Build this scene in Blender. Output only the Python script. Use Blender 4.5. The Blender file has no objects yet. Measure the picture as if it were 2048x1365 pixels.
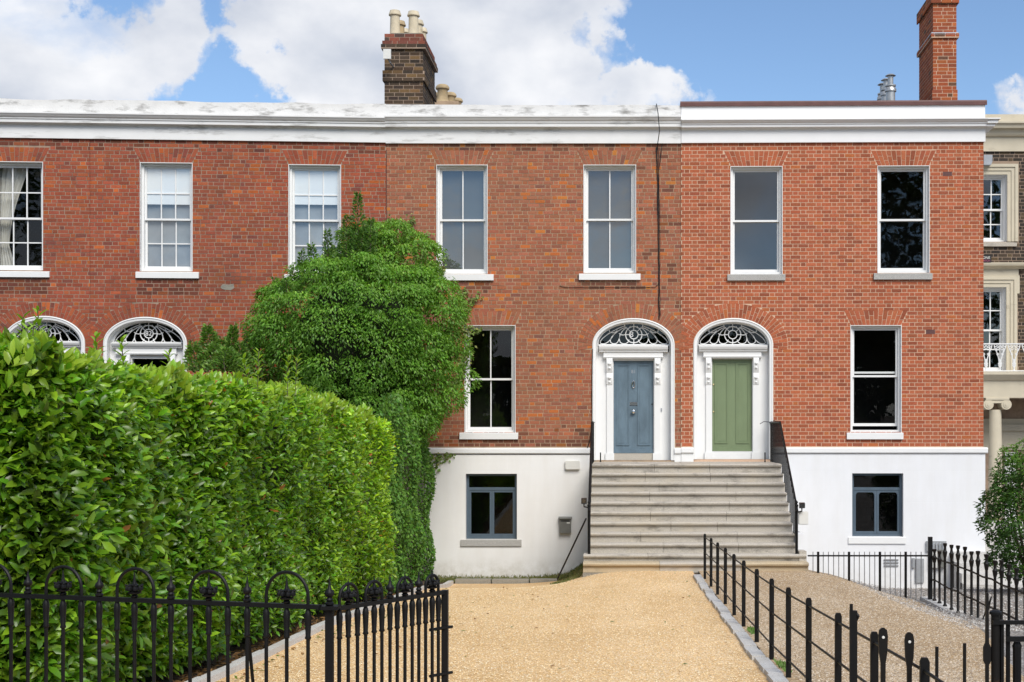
import bpy, math, random
import numpy as np
from mathutils import Vector, Matrix
random.seed(7); rng = np.random.default_rng(11)
R = math.radians
scene = bpy.context.scene
col = scene.collection

# ------------------------------------------------------------------ camera
F, CX, HY, CAMZ, D0 = 2600.0, 1240.0, 860.0, 2.52, 27.66   # focal length and axis measured on the 2048 px photograph
cam_d = bpy.data.cameras.new('camera'); cam = bpy.data.objects.new('camera', cam_d); col.objects.link(cam)
cam.location = (0, -D0, CAMZ); cam.rotation_euler = (R(90), 0, 0)
cam_d.sensor_width = 36; cam_d.lens = F / 2048 * 36
cam_d.shift_x = (1024 - CX) / 2048; cam_d.shift_y = (HY - 682.5) / 2048
cam_d.clip_start = .1; cam_d.clip_end = 3000
scene.camera = cam

# ------------------------------------------------------------------ sun, sky, exposure
SUN_EL, SUN_AZ = 45, 24            # elevation; degrees to the right of straight behind the camera
SUN_STRENGTH, SUN_ANGLE, SKY_STRENGTH, EXPOSURE = 1.75, 32, .072, 1.06
az = R(SUN_AZ); el = R(SUN_EL)
to_sun = Vector((math.sin(az)*math.cos(el), -math.cos(az)*math.cos(el), math.sin(el)))
sd = bpy.data.lights.new('sun', 'SUN'); sd.energy = SUN_STRENGTH; sd.angle = R(SUN_ANGLE); sd.color = (1, .955, .88)
sun = bpy.data.objects.new('sun', sd); col.objects.link(sun)
sun.rotation_euler = (-to_sun).to_track_quat('-Z', 'Y').to_euler(); sun.location = (10, -20, 30)
scene.view_settings.view_transform = 'Standard'; scene.view_settings.look = 'None'
scene.view_settings.exposure = EXPOSURE; scene.view_settings.gamma = 1
scene.view_settings.use_curve_mapping = False

w = bpy.data.worlds.new('World'); scene.world = w; w.use_nodes = True
N = w.node_tree.nodes; L = w.node_tree.links; N.clear()
def wn(t, **k):
    n = N.new(t)
    for a, b in k.items(): setattr(n, a, b)
    return n
def wmath(op, a, b=None, c=None, clamp=False):
    n = wn('ShaderNodeMath', operation=op, use_clamp=clamp)
    for i, v in enumerate((a, b, c)):
        if v is None: continue
        if isinstance(v, (int, float)): n.inputs[i].default_value = v
        else: L.new(v, n.inputs[i])
    return n.outputs[0]
sky = wn('ShaderNodeTexSky', sky_type='NISHITA', sun_disc=False)
sky.sun_elevation = el; sky.sun_rotation = math.pi - az
sky.air_density = 1.0; sky.dust_density = .0; sky.ozone_density = 4.0
tc = wn('ShaderNodeTexCoord')
dirv = tc.outputs['Generated']
sep = wn('ShaderNodeSeparateXYZ'); L.new(dirv, sep.inputs[0])
nz = wn('ShaderNodeTexNoise'); nz.inputs['Scale'].default_value = 5.5; nz.inputs['Detail'].default_value = 9; nz.inputs['Roughness'].default_value = .56
nz.inputs['Distortion'].default_value = .35
mp = wn('ShaderNodeMapping'); mp.inputs['Location'].default_value = (3.1, 1.7, .4); mp.inputs['Scale'].default_value = (1, 1, 1.5)
L.new(dirv, mp.inputs[0]); L.new(mp.outputs[0], nz.inputs['Vector'])
wz_ = wn('ShaderNodeTexNoise'); wz_.inputs['Scale'].default_value = 14; wz_.inputs['Detail'].default_value = 7; wz_.inputs['Roughness'].default_value = .6; L.new(dirv, wz_.inputs['Vector'])
wsub = wn('ShaderNodeVectorMath', operation='SUBTRACT'); L.new(wz_.outputs['Color'], wsub.inputs[0]); wsub.inputs[1].default_value = (.5, .5, .5)
wmul = wn('ShaderNodeVectorMath', operation='MULTIPLY_ADD'); L.new(wsub.outputs[0], wmul.inputs[0]); wmul.inputs[1].default_value = (.16, .16, .16); L.new(dirv, wmul.inputs[2])
acc = wmath('MULTIPLY_ADD', nz.outputs['Fac'], 2.3, -.36)
def lobe(px, py, rad, amp):
    """a cloud bank (or a clear patch) in one direction of the sky; rad in photograph pixels"""
    global acc
    d = Vector(((px-CX)/F, 1, (HY-py)/F)).normalized()
    dn = wn('ShaderNodeVectorMath', operation='DISTANCE'); L.new(wmul.outputs[0], dn.inputs[0]); dn.inputs[1].default_value = d
    m = wn('ShaderNodeMapRange', interpolation_type='SMOOTHERSTEP'); L.new(dn.outputs['Value'], m.inputs[0])
    m.inputs[1].default_value = rad/F*1.35; m.inputs[2].default_value = rad/F*.35; m.inputs[3].default_value = 0; m.inputs[4].default_value = amp
    acc = wmath('ADD', acc, m.outputs[0])
for a in [(60, 90, 260, .42), (325, 115, 105, .62), (560, 90, 150, .30), (760, 90, 220, .36), (980, 90, 230, .40), (640, 160, 90, .2), (1130, 170, 90, .25), (880, 190, 150, .3),
          (1290, 190, 75, .62), (1385, 198, 45, .5), (1195, 200, 55, .35), (1165, 115, 48, -.6), (1270, 85, 70, -.5), (1985, 225, 45, .42), (2040, 230, 40, .4), (1180, 95, 60, .1),
          (460, 30, 60, -.75), (395, 85, 40, -.35), (250, 20, 50, -.45), (330, 200, 60, -.55), (430, 190, 80, -.85), (540, 195, 60, -.65), (610, 185, 40, -.3), (1600, 60, 330, -.75), (1800, 120, 240, -.6), (1330, 60, 130, -.5), (2010, 60, 150, -.6)]:
    lobe(*a)
mask = wn('ShaderNodeMapRange', interpolation_type='SMOOTHSTEP'); L.new(acc, mask.inputs[0])
mask.inputs[1].default_value = .50; mask.inputs[2].default_value = 1.18
n2 = wn('ShaderNodeTexNoise'); n2.inputs['Scale'].default_value = 9; n2.inputs['Detail'].default_value = 6; L.new(mp.outputs[0], n2.inputs['Vector'])
cr = wn('ShaderNodeValToRGB'); L.new(n2.outputs['Fac'], cr.inputs[0])
cr.color_ramp.elements[0].position = .33; cr.color_ramp.elements[0].color = (.55, .60, .70, 1)
cr.color_ramp.elements[1].position = .62; cr.color_ramp.elements[1].color = (.93, .94, .97, 1)
cs = wn('ShaderNodeVectorMath', operation='SCALE'); L.new(cr.outputs[0], cs.inputs[0]); cs.inputs['Scale'].default_value = .50/SKY_STRENGTH
mx = wn('ShaderNodeMix', data_type='RGBA'); L.new(mask.outputs[0], mx.inputs[0]); L.new(sky.outputs[0], mx.inputs[6]); L.new(cs.outputs[0], mx.inputs[7])
bg = wn('ShaderNodeBackground'); bg.inputs['Strength'].default_value = SKY_STRENGTH; L.new(mx.outputs[2], bg.inputs[0])
wo = wn('ShaderNodeOutputWorld'); L.new(bg.outputs[0], wo.inputs[0])
scene.cycles.max_bounces = 5; scene.cycles.diffuse_bounces = 3; scene.cycles.glossy_bounces = 3; scene.cycles.transparent_max_bounces = 10; scene.cycles.use_denoising = True
scene.cycles.caustics_reflective = False; scene.cycles.caustics_refractive = False

# ------------------------------------------------------------------ helpers
def tag(o, label=None, cat=None, group=None, kind=None):
    if label: o['label'] = label
    if cat: o['category'] = cat
    if group: o['group'] = group
    if kind: o['kind'] = kind
    return o
def empty(name, loc=(0, 0, 0), rz=0, parent=None):
    o = bpy.data.objects.new(name, None); col.objects.link(o); o.location = loc; o.rotation_euler = (0, 0, rz); o.empty_display_size = .1
    if parent: o.parent = parent
    return o
class MB:
    def __init__(s): s.v = []; s.f = []; s.c = []
    def add(s, vs, fs, c=None):
        b = len(s.v); s.v += [tuple(p) for p in vs]; s.f += [tuple(b+i for i in f) for f in fs]
        if c is not None: s.c += [c]*len(vs)
        return s
    def box(s, x0, x1, y0, y1, z0, z1, c=None):
        return s.add([(x0,y0,z0),(x1,y0,z0),(x1,y1,z0),(x0,y1,z0),(x0,y0,z1),(x1,y0,z1),(x1,y1,z1),(x0,y1,z1)],
                     [(0,3,2,1),(4,5,6,7),(0,1,5,4),(1,2,6,5),(2,3,7,6),(3,0,4,7)], c)
    def fb(s, u0, u1, v0, v1, z0, z1, c=None):      # facade box: v is how far it stands out of the wall
        return s.box(min(u0,u1), max(u0,u1), -max(v0,v1), -min(v0,v1), min(z0,z1), max(z0,z1), c)
    def prism(s, poly, v0, v1, c=None):             # polygon in (u,z), from depth v0 (back) to v1 (front)
        n = len(poly); a = sum(poly[i][0]*poly[(i+1)%n][1]-poly[(i+1)%n][0]*poly[i][1] for i in range(n))
        if a < 0: poly = poly[::-1]
        vs = [(u,-v1,z) for u,z in poly]+[(u,-v0,z) for u,z in poly]
        return s.add(vs, [tuple(range(n)), tuple(range(2*n-1,n-1,-1))]+[(i,i+n,(i+1)%n+n,(i+1)%n) for i in range(n)], c)
    def sweep(s, prof, u0, u1, c=None):             # closed profile (v,z) drawn along u
        n = len(prof); vs = [(u0,-v,z) for v,z in prof]+[(u1,-v,z) for v,z in prof]
        return s.add(vs, [tuple(range(n-1,-1,-1)), tuple(range(n,2*n))]+[(i,(i+1)%n,(i+1)%n+n,i+n) for i in range(n)], c)
    def tube(s, path, r, n=8, closed=False, caps=True):
        P = [Vector(p) for p in path]; m = len(P); vs = []; 
        rr = r if isinstance(r, (list, tuple)) else [r]*m
        up = None
        for i, p in enumerate(P):
            t = (P[(i+1)%m]-P[i-1]) if (closed or 0 < i < m-1) else (P[1]-P[0] if i == 0 else P[-1]-P[-2])
            t.normalize()
            if up is None:
                up = Vector((0,0,1)) if abs(t.z) < .9 else Vector((1,0,0))
            a = (up - t*up.dot(t))
            if a.length < 1e-5: a = t.orthogonal()
            a.normalize(); b = t.cross(a); up = a
            for k in range(n):
                q = 2*math.pi*k/n; vs.append(p + (a*math.cos(q)+b*math.sin(q))*rr[i])
        fs = []
        for i in range(m if closed else m-1):
            j = (i+1)%m
            for k in range(n): fs.append((i*n+k, i*n+(k+1)%n, j*n+(k+1)%n, j*n+k))
        if caps and not closed: fs += [tuple(range(n-1,-1,-1)), tuple(range((m-1)*n, m*n))]
        return s.add(vs, fs)
    def lathe(s, prof, c=(0,0,0), n=12, colr=None):
        vs = []; m = len(prof)
        for r, z in prof:
            for k in range(n):
                q = 2*math.pi*k/n; vs.append((c[0]+r*math.cos(q), c[1]+r*math.sin(q), c[2]+z))
        fs = [(i*n+k, i*n+(k+1)%n, (i+1)*n+(k+1)%n, (i+1)*n+k) for i in range(m-1) for k in range(n)]
        fs += [tuple(range(n-1,-1,-1)), tuple(range((m-1)*n, m*n))]
        return s.add(vs, fs, colr)
    def mesh(s, name, mat, smooth=False):
        me = bpy.data.meshes.new(name); me.from_pydata(s.v, [], s.f); me.materials.append(mat)
        if s.c:
            at = me.color_attributes.new('Col', 'FLOAT_COLOR', 'POINT')
            at.data.foreach_set('color', np.array([(*c[:3], 1) for c in s.c], dtype=np.float32).ravel())
        if smooth:
            me.polygons.foreach_set('use_smooth', [True]*len(me.polygons))
            try: me.set_sharp_from_angle(angle=R(40))
            except Exception: pass
        me.update(); return me
    def build(s, name, mat, parent=None, smooth=False, loc=None, kind=None):
        return link(name, s.mesh(name, mat, smooth), parent, loc, kind)
def link(name, me, parent=None, loc=None, kind=None):
    o = bpy.data.objects.new(name, me); col.objects.link(o)
    if parent: o.parent = parent
    if loc: o.location = loc
    if kind: o['kind'] = kind
    return o
class Frame:
    """a vertical plane of the place: origin on the ground plan, angle, u to the right, v towards the street"""
    def __init__(s, x, y, ang):
        s.o = Vector((x, y)); s.a = ang; s.u = Vector((math.cos(ang), math.sin(ang))); s.n = Vector((math.sin(ang), -math.cos(ang)))
    def uv(s, px, py, v=0.0):
        d = Vector(((px-CX)/F, 1.0)); O = s.o + s.n*v; C = Vector((0, -D0))
        t = (O-C).dot(s.n)/d.dot(s.n); P = C + d*t
        return (P-s.o).dot(s.u), CAMZ + t*(HY-py)/F
    def U(s, px, v=0.0): return s.uv(px, HY, v)[0]
    def Z(s, py, px=CX, v=0.0): return s.uv(px, py, v)[1]
    def world(s, u, v=0.0): p = s.o+s.u*u+s.n*v; return p.x, p.y
def ray(px, py, D): return Vector(((px-CX)/F*D, D-D0, CAMZ+(HY-py)/F*D))     # a measured point at distance D

# ------------------------------------------------------------------ materials
def mat(name, base=(.5,.5,.5), rough=.8, spec=.3, metal=0.0):
    m = bpy.data.materials.new(name); m.use_nodes = True
    b = m.node_tree.nodes['Principled BSDF']
    b.inputs['Base Color'].default_value = (*base, 1); b.inputs['Roughness'].default_value = rough
    b.inputs['Specular IOR Level'].default_value = spec; b.inputs['Metallic'].default_value = metal
    return m
class NT:
    def __init__(s, m): s.m = m; s.t = m.node_tree; s.b = s.t.nodes['Principled BSDF']; s._pos = None
    def n(s, t, **k):
        x = s.t.nodes.new(t)
        for a, b in k.items(): setattr(x, a, b)
        return x
    def ln(s, a, b): s.t.links.new(a, b)
    def pos(s):
        if s._pos is None: s._pos = s.n('ShaderNodeNewGeometry').outputs['Position']
        return s._pos
    def noise(s, scale, detail=4, rough=.55, stretch=None, dist=0):
        x = s.n('ShaderNodeTexNoise'); x.inputs['Scale'].default_value = scale; x.inputs['Detail'].default_value = detail; x.inputs['Roughness'].default_value = rough; x.inputs['Distortion'].default_value = dist
        v = s.pos()
        if stretch:
            mp = s.n('ShaderNodeMapping'); mp.inputs['Scale'].default_value = stretch; s.ln(v, mp.inputs[0]); v = mp.outputs[0]
        s.ln(v, x.inputs['Vector']); return x.outputs['Fac']
    def ramp(s, fac, stops):
        r = s.n('ShaderNodeValToRGB'); e = r.color_ramp.elements
        while len(e) < len(stops): e.new(.5)
        for i, (p, c) in enumerate(stops): e[i].position = p; e[i].color = (*c, 1) if len(c) == 3 else c
        s.ln(fac, r.inputs[0]); return r.outputs[0]
    def mix(s, a, b, fac=.5, mode='MIX'):
        x = s.n('ShaderNodeMix', data_type='RGBA', blend_type=mode)
        for v, i in ((fac,0),(a,6),(b,7)):
            if isinstance(v, (int,float)): x.inputs[i].default_value = v
            elif isinstance(v, tuple): x.inputs[i].default_value = (*v, 1) if len(v) == 3 else v
            else: s.ln(v, x.inputs[i])
        return x.outputs[2]
    def rng(s, fac, a, b, c, d):
        x = s.n('ShaderNodeMapRange'); s.ln(fac, x.inputs[0])
        for i, v in enumerate((a,b,c,d)): x.inputs[i+1].default_value = v
        return x.outputs[0]
    def attr(s, name='Col'): return s.n('ShaderNodeAttribute', attribute_name=name).outputs['Color']
    def color(s, c): s.ln(c, s.b.inputs['Base Color'])
    def bump(s, h, strength=.3, dist=.01):
        x = s.n('ShaderNodeBump'); x.inputs['Strength'].default_value = strength; x.inputs['Distance'].default_value = dist
        s.ln(h, x.inputs['Height']); s.ln(x.outputs[0], s.b.inputs['Normal'])
M = {}
def noisy(key, base, rough=.8, var=.12, scale=6, spec=.3, fine=60, bump=.15, dist=.004, dirt=None, metal=0.0):
    m = mat(key, base, rough, spec, metal); t = NT(m)
    f = t.noise(scale, 6); lo = tuple(c*(1-var) for c in base); hi = tuple(min(1, c*(1+var)) for c in base)
    c = t.ramp(f, [(.3, lo), (.7, hi)])
    if dirt:
        dc, s0, th, st = dirt
        g = t.noise(s0, 8, .65, st); c = t.mix(c, dc, t.rng(g, th, th+.16, 0, .85))
    t.color(c)
    if bump: t.bump(t.noise(fine, 3), bump, dist)
    M[key] = m; return m
def brick_mat(key, soot):
    m = mat(key, (.3,.1,.05), .92, .15); t = NT(m)
    c = t.attr('Col')
    c = t.mix(c, t.ramp(t.noise(38, 5, .7), [(.28, (.7,.67,.65)), (.62, (1.15,1.14,1.13))]), .8, 'MULTIPLY')
    g = t.noise(.9, 7, .62, (1, 1, .8))
    c = t.mix(c, t.ramp(t.noise(.42, 3), [(.35, (1.08,.96,.92)), (.65, (.90,.98,.98))]), soot*2, 'MULTIPLY')
    c = t.mix(c, (.055,.04,.032), t.rng(g, .50, .78, 0, soot))
    t.color(c); t.bump(t.noise(90, 3), .5, .004); M[key] = m
brick_mat('brick_old', .34); brick_mat('brick_clean', .08); brick_mat('brick_dark', .2)
noisy('mortar_cream', (.64,.44,.31), .95, .08, 12)
noisy('mortar_tan', (.40,.285,.19), .95, .22, 5, dirt=((.12,.09,.07), 1.3, .55, None))
noisy('mortar_grey', (.34,.25,.185), .95, .22, 5, dirt=((.1,.08,.065), 1.3, .55, None))
noisy('white_paint', (.80,.80,.79), .5, .02, 3, spec=.4, bump=.05)
noisy('cornice_white', (.78,.78,.77), .7, .03, 3, dirt=((.30,.29,.27), 1.6, .55, (.7, 1, 4)), bump=.2)
noisy('parapet_white', (.70,.69,.67), .85, .06, 4, dirt=((.20,.19,.175), 3.2, .515, (.6, 1, 2.0)), bump=.4, fine=30, dist=.01)
noisy('cornice_clean', (.82,.82,.82), .6, .02, 3, bump=.08)
def render_mat(key, base, grime):
    m = mat(key, base, .75, .25); t = NT(m)
    br = t.n('ShaderNodeTexBrick'); br.inputs['Scale'].default_value = 1; br.inputs['Mortar Size'].default_value = .006; br.inputs['Brick Width'].default_value = .95; br.inputs['Row Height'].default_value = .33
    br.inputs['Mortar Smooth'].default_value = .3
    br.inputs['Color1'].default_value = br.inputs['Color2'].default_value = (1,1,1,1); br.inputs['Mortar'].default_value = (0,0,0,1)
    mp = t.n('ShaderNodeMapping'); mp.inputs['Rotation'].default_value = (R(90),0,0); t.ln(t.pos(), mp.inputs[0]); t.ln(mp.outputs[0], br.inputs['Vector'])
    c = t.ramp(t.noise(2.2, 6), [(.3, tuple(x*.965 for x in base)), (.7, base)])
    sz = t.n('ShaderNodeSeparateXYZ'); t.ln(t.pos(), sz.inputs[0])
    low = t.rng(sz.outputs[2], -.15, -.62, 0, 1)
    mm = t.n('ShaderNodeMath', operation='MULTIPLY'); t.ln(low, mm.inputs[0]); t.ln(t.rng(t.noise(3.5, 7, .7), .38, .7, 0, grime), mm.inputs[1])
    c = t.mix(c, (.42,.37,.27), mm.outputs[0])
    c = t.mix(c, t.ramp(t.noise(2.6, 6, .6, (1.6, 1.6, .22)), [(.36, (.965,.96,.95)), (.58, (1, 1, 1))]), 1.0, 'MULTIPLY')
    t.color(c)
    h = t.mix(br.outputs['Color'], t.noise(40, 4), .12); t.bump(h, .25, .004)
    M[key] = m
render_mat('render_warm', (.85,.84,.82), .8); render_mat('render_cool', (.81,.815,.83), .25)
def granite(key, base, stain, warm):
    m = mat(key, base, .8, .3); t = NT(m)
    c = t.ramp(t.noise(130, 3, .8), [(.34, tuple(x*.5 for x in base)), (.5, base), (.66, tuple(min(1,x*1.35) for x in base))])
    c = t.mix(c, warm, t.rng(t.noise(1.1, 5), .5, .72, 0, .55))
    c = t.mix(c, (.085,.075,.065), t.rng(t.noise(3.2, 8, .72, (.6, 1, 1.6)), .54, .74, 0, stain))
    t.color(c); t.bump(t.noise(70, 4, .7), .45, .005); M[key] = m
granite('granite', (.475,.435,.375), .85, (.50,.43,.32)); granite('granite_gold', (.50,.41,.28), .4, (.46,.34,.17)); granite('granite_sill', (.42,.41,.39), .2, (.42,.4,.36))
granite('kerb_stone', (.58,.565,.54), .35, (.46,.42,.36)); granite('concrete', (.30,.28,.24), .5, (.24,.22,.15))
def painted(key, base, rough=.35, worn=.12):
    m = mat(key, base, rough, .4); t = NT(m)
    c = t.ramp(t.noise(5, 7, .65, (1,1,.35)), [(.3, tuple(x*(1-worn) for x in base)), (.7, tuple(x*(1+worn) for x in base))])
    t.color(c); t.bump(t.noise(25, 4, .6, (1,1,.12)), .08, .003); M[key] = m
painted('door_blue', (.130,.185,.228), .36, .2); painted('door_green', (.19,.245,.135), .36, .07); painted('frame_grey', (.085,.12,.155), .45, .12)
painted('brass', (.55,.45,.25), .35, .1); M['brass'].node_tree.nodes['Principled BSDF'].inputs['Metallic'].default_value = .7
M['chrome'] = mat('chrome', (.75,.75,.75), .18, .5, 1.0)
def iron(key, base, rust):
    m = mat(key, base, .5, .25); t = NT(m)
    c = t.mix(base, (.07,.035,.02), t.rng(t.noise(14, 7, .7), .6, .75, 0, rust)); c = t.mix(c, (.22,.22,.21), t.rng(t.noise(23, 6, .75), .70, .76, 0, .5))
    t.color(c); t.bump(t.noise(45, 4), .25, .003); M[key] = m
iron('iron', (.0055,.0055,.006), .15); iron('iron_rusty', (.008,.007,.0065), .7)
noisy('iron_grey', (.24,.24,.245), .5, .2, 20)
M['plastic_black'] = mat('plastic_black', (.015,.015,.016), .4, .4)
noisy('plastic_white', (.72,.71,.67), .4, .03, 8, bump=0); noisy('box_cream', (.74,.72,.66), .4, .03, 8, bump=0); noisy('box_grey', (.17,.17,.155), .4, .08, 8, bump=0); noisy('meter_grey', (.32,.33,.34), .5, .1, 8)
noisy('pot_cream', (.60,.52,.38), .85, .14, 5, dirt=((.30,.21,.11), 6, .58, None)); noisy('pot_tan', (.42,.32,.19), .9, .2, 5, dirt=((.5,.33,.15), 6, .55, None))
noisy('capping_red', (.13,.06,.055), .5, .15, 6); noisy('slate', (.08,.085,.095), .7, .2, 6)
noisy('stucco_beige', (.58,.52,.40), .8, .06, 3, dirt=((.28,.24,.18), 2, .6, (.6,1,2)), bump=.2)
noisy('flue_steel', (.45,.45,.44), .35, .15, 9, metal=.6)
noisy('lead_grey', (.36,.38,.41), .5, .1, 6)
noisy('room_dark', (.03,.027,.024), .9, .2, 2, bump=0); noisy('room_pale', (.42,.42,.42), .9, .05, 2, bump=0)
noisy('blind_white', (.88,.91,.93), .8, .01, 3, bump=0); noisy('cloud_backing', (.085,.09,.09), .85, .12, 1.2, bump=0)
noisy('sky_backing', (.27,.29,.31), .85, .25, 1.6, bump=0); noisy('curtain', (.62,.60,.55), .9, .08, 4, bump=0)
def glass(key, refl, wav):
    m = bpy.data.materials.new(key); m.use_nodes = True; t = m.node_tree; t.nodes.clear()
    tr = t.nodes.new('ShaderNodeBsdfTransparent'); tr.inputs[0].default_value = (.95,.965,.96,1)
    gl = t.nodes.new('ShaderNodeBsdfGlossy'); gl.inputs['Roughness'].default_value = .015; gl.inputs[0].default_value = (.95,.97,1,1)
    f0 = ((refl-1)/(refl+1))**2; lw = t.nodes.new('ShaderNodeLayerWeight'); pw = t.nodes.new('ShaderNodeMath'); pw.operation = 'POWER'; pw.inputs[1].default_value = 5; t.links.new(lw.outputs['Facing'], pw.inputs[0])
    fr = t.nodes.new('ShaderNodeMath'); fr.operation = 'MULTIPLY_ADD'; fr.inputs[1].default_value = 1-f0; fr.inputs[2].default_value = f0; t.links.new(pw.outputs[0], fr.inputs[0])
    nn = t.nodes.new('ShaderNodeTexNoise'); nn.inputs['Scale'].default_value = 3.0; nn.inputs['Detail'].default_value = 1
    ge = t.nodes.new('ShaderNodeNewGeometry'); t.links.new(ge.outputs['Position'], nn.inputs['Vector'])
    bp = t.nodes.new('ShaderNodeBump'); bp.inputs['Strength'].default_value = wav; bp.inputs['Distance'].default_value = .01; t.links.new(nn.outputs[0], bp.inputs['Height']); t.links.new(bp.outputs[0], gl.inputs['Normal'])
    mx = t.nodes.new('ShaderNodeMixShader'); t.links.new(fr.outputs[0], mx.inputs[0]); t.links.new(tr.outputs[0], mx.inputs[1]); t.links.new(gl.outputs[0], mx.inputs[2])
    o = t.nodes.new('ShaderNodeOutputMaterial'); t.links.new(mx.outputs[0], o.inputs[0]); M[key] = m
glass('glass', 1.95, .05); glass('glass_old', 2.2, .16); glass('glass_dark', 1.50, .08)
def leaf_mat(key, rough=.35, trans=.35, spec=.5):
    m = mat(key, (.05,.1,.02), rough, spec); t = NT(m); c = t.attr('Col'); t.color(c)
    out = [n for n in t.t.nodes if n.type == 'OUTPUT_MATERIAL'][0]
    tl = t.n('ShaderNodeBsdfTranslucent'); cc = t.mix(c, (1.25,1.3,.55,1), 1.0, 'MULTIPLY'); t.ln(cc, tl.inputs[0])
    mx = t.n('ShaderNodeMixShader'); mx.inputs[0].default_value = trans; t.ln(t.b.outputs[0], mx.inputs[1]); t.ln(tl.outputs[0], mx.inputs[2]); t.ln(mx.outputs[0], out.inputs[0])
    M[key] = m
leaf_mat('laurel', .30, .38, .5); leaf_mat('leaf', .42, .36, .4); leaf_mat('ivy', .45, .28, .3)
noisy('bark', (.09,.07,.05), .9, .3, 14); noisy('core_dark', (.012,.018,.006), .95, .5, 18)
def gravel(key, stops, dark, scale):
    m = mat(key, stops[0][1], .9, .15); t = NT(m)
    vo = t.n('ShaderNodeTexVoronoi'); vo.inputs['Scale'].default_value = scale; t.ln(t.pos(), vo.inputs['Vector'])
    sp = t.n('ShaderNodeSeparateColor'); t.ln(vo.outputs['Color'], sp.inputs[0])
    c = t.ramp(sp.outputs[0], stops)
    c = t.mix(c, dark, t.rng(vo.outputs['Distance'], .35, .75, 0, .75))
    c = t.mix(c, t.ramp(t.noise(.55, 5, .6), [(.3, (.88,.85,.80)), (.68, (1.06,1.08,1.12))]), 1.0, 'MULTIPLY')
    c = t.mix(c, t.ramp(t.noise(1.3, 4, .5, (1, .13, 1)), [(.38, (.93,.90,.86)), (.62, (1.05,1.07,1.12))]), 1.0, 'MULTIPLY')
    t.color(c); t.bump(vo.outputs['Distance'], -.9, .012); M[key] = m
gravel('gravel_gold', [(.0,(.70,.43,.18)),(.3,(.86,.59,.28)),(.6,(.90,.66,.37)),(.85,(.91,.77,.56)),(1,(.76,.52,.29))], (.46,.27,.12), 72)
gravel('gravel_brown', [(.0,(.36,.235,.125)),(.3,(.54,.385,.22)),(.6,(.60,.455,.29)),(.85,(.68,.57,.42)),(1,(.36,.28,.19))], (.20,.135,.075), 50)
gravel('gravel_grey', [(.0,(.16,.145,.13)),(.3,(.30,.27,.24)),(.6,(.42,.39,.35)),(.85,(.56,.53,.49)),(1,(.22,.18,.15))], (.08,.07,.06), 42)
noisy('asphalt', (.055,.055,.056), .9, .2, 20); noisy('soil', (.085,.06,.04), .95, .4, 9, bump=.6, fine=30, dist=.02); noisy('paving', (.30,.29,.27), .85, .15, 3)
# ------------------------------------------------------------------ ground
def ss(x, a, b):
    t = np.clip((x-a)/(b-a), 0, 1); return t*t*(3-2*t)
def ground_z(x, D):
    x = np.asarray(x, float); D = np.asarray(D, float)
    z = np.interp(D, [-40, 0, 6.1, 12.2, 15, 21.9, 60], [.9, .85, .68, .35, .24, 0, 0])
    z = z - .2*ss(-x, -.4, 2.2)*ss(D, 14, 22.5) - .40*ss(D, 21.5, 26.3)*ss(-x, .3, 1.2)
    z = z - .28*ss(x, 3.4, 4.9)*ss(D, 13, 20) - .55*ss(x, 3.3, 3.9)*ss(D, 22.9, 24.6)
    return z
def sheet(name, x0, x1, D_0, D_1, nx, nd, m, dz=0.0, edge=None, kind='structure'):
    xs = np.linspace(0, 1, nx+1); ds = np.linspace(D_0, D_1, nd+1); V = []; Fc = []
    for j, d in enumerate(ds):
        a, b = (x0, x1) if edge is None else edge(d)
        for t in xs:
            x = a+(b-a)*t; V.append((x, d-D0, float(ground_z(x, d))+dz))
    for j in range(nd):
        for i in range(nx):
            q = j*(nx+1)+i; Fc.append((q, q+1, q+nx+2, q+nx+1))
    mb = MB(); mb.add(V, Fc); return mb.build(name, m, None, True, kind=kind)
# one wide sheet to the horizon, then the laid surfaces a little above it
mb = MB(); big = 900
gx = [-big, -60, -20, -8]+list(np.linspace(-6, 8, 57))+[10, 20, 60, big]; gd = [-big, -60, -30]+list(np.linspace(-10, 40, 101))+[60, 200, big]
V = [(x, d-D0, float(ground_z(x, d))-.03) for d in gd for x in gx]; nxx = len(gx)
mb.add(V, [(j*nxx+i, j*nxx+i+1, (j+1)*nxx+i+1, (j+1)*nxx+i) for j in range(len(gd)-1) for i in range(nxx-1)])
mb.build('ground', M['soil'], None, True, kind='structure')
KX = 1.30        # the kerb between the two drives
sheet('gravel_drive', -3.42, KX, 5.2, 26.35, 40, 100, M['gravel_gold'], 0.0)
def brown_edge(d): return KX+.1, float(np.interp(d, [4, 8, 12, 16, 20, 21.2, 22.0, 23.4], [2.2, 2.9, 3.6, 4.35, 4.75, 4.75, 4.3, 3.45]))
sheet('gravel_drive', 0, 0, 5.2, 23.4, 24, 90, M['gravel_brown'], 0.006, brown_edge)
sheet('gravel_bed', 2.0, 9.5, 6, 27.6, 40, 90, M['gravel_grey'], -.012)
sheet('planting_bed', -9, -3.42, 7.0, 27.5, 10, 40, M['soil'], -.01)
sheet('pavement', -60, 60, 1.5, 5.15, 20, 4, M['paving'], 0.0)
sheet('road', -200, 200, -9, 1.35, 20, 4, M['asphalt'], -.12)

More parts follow.
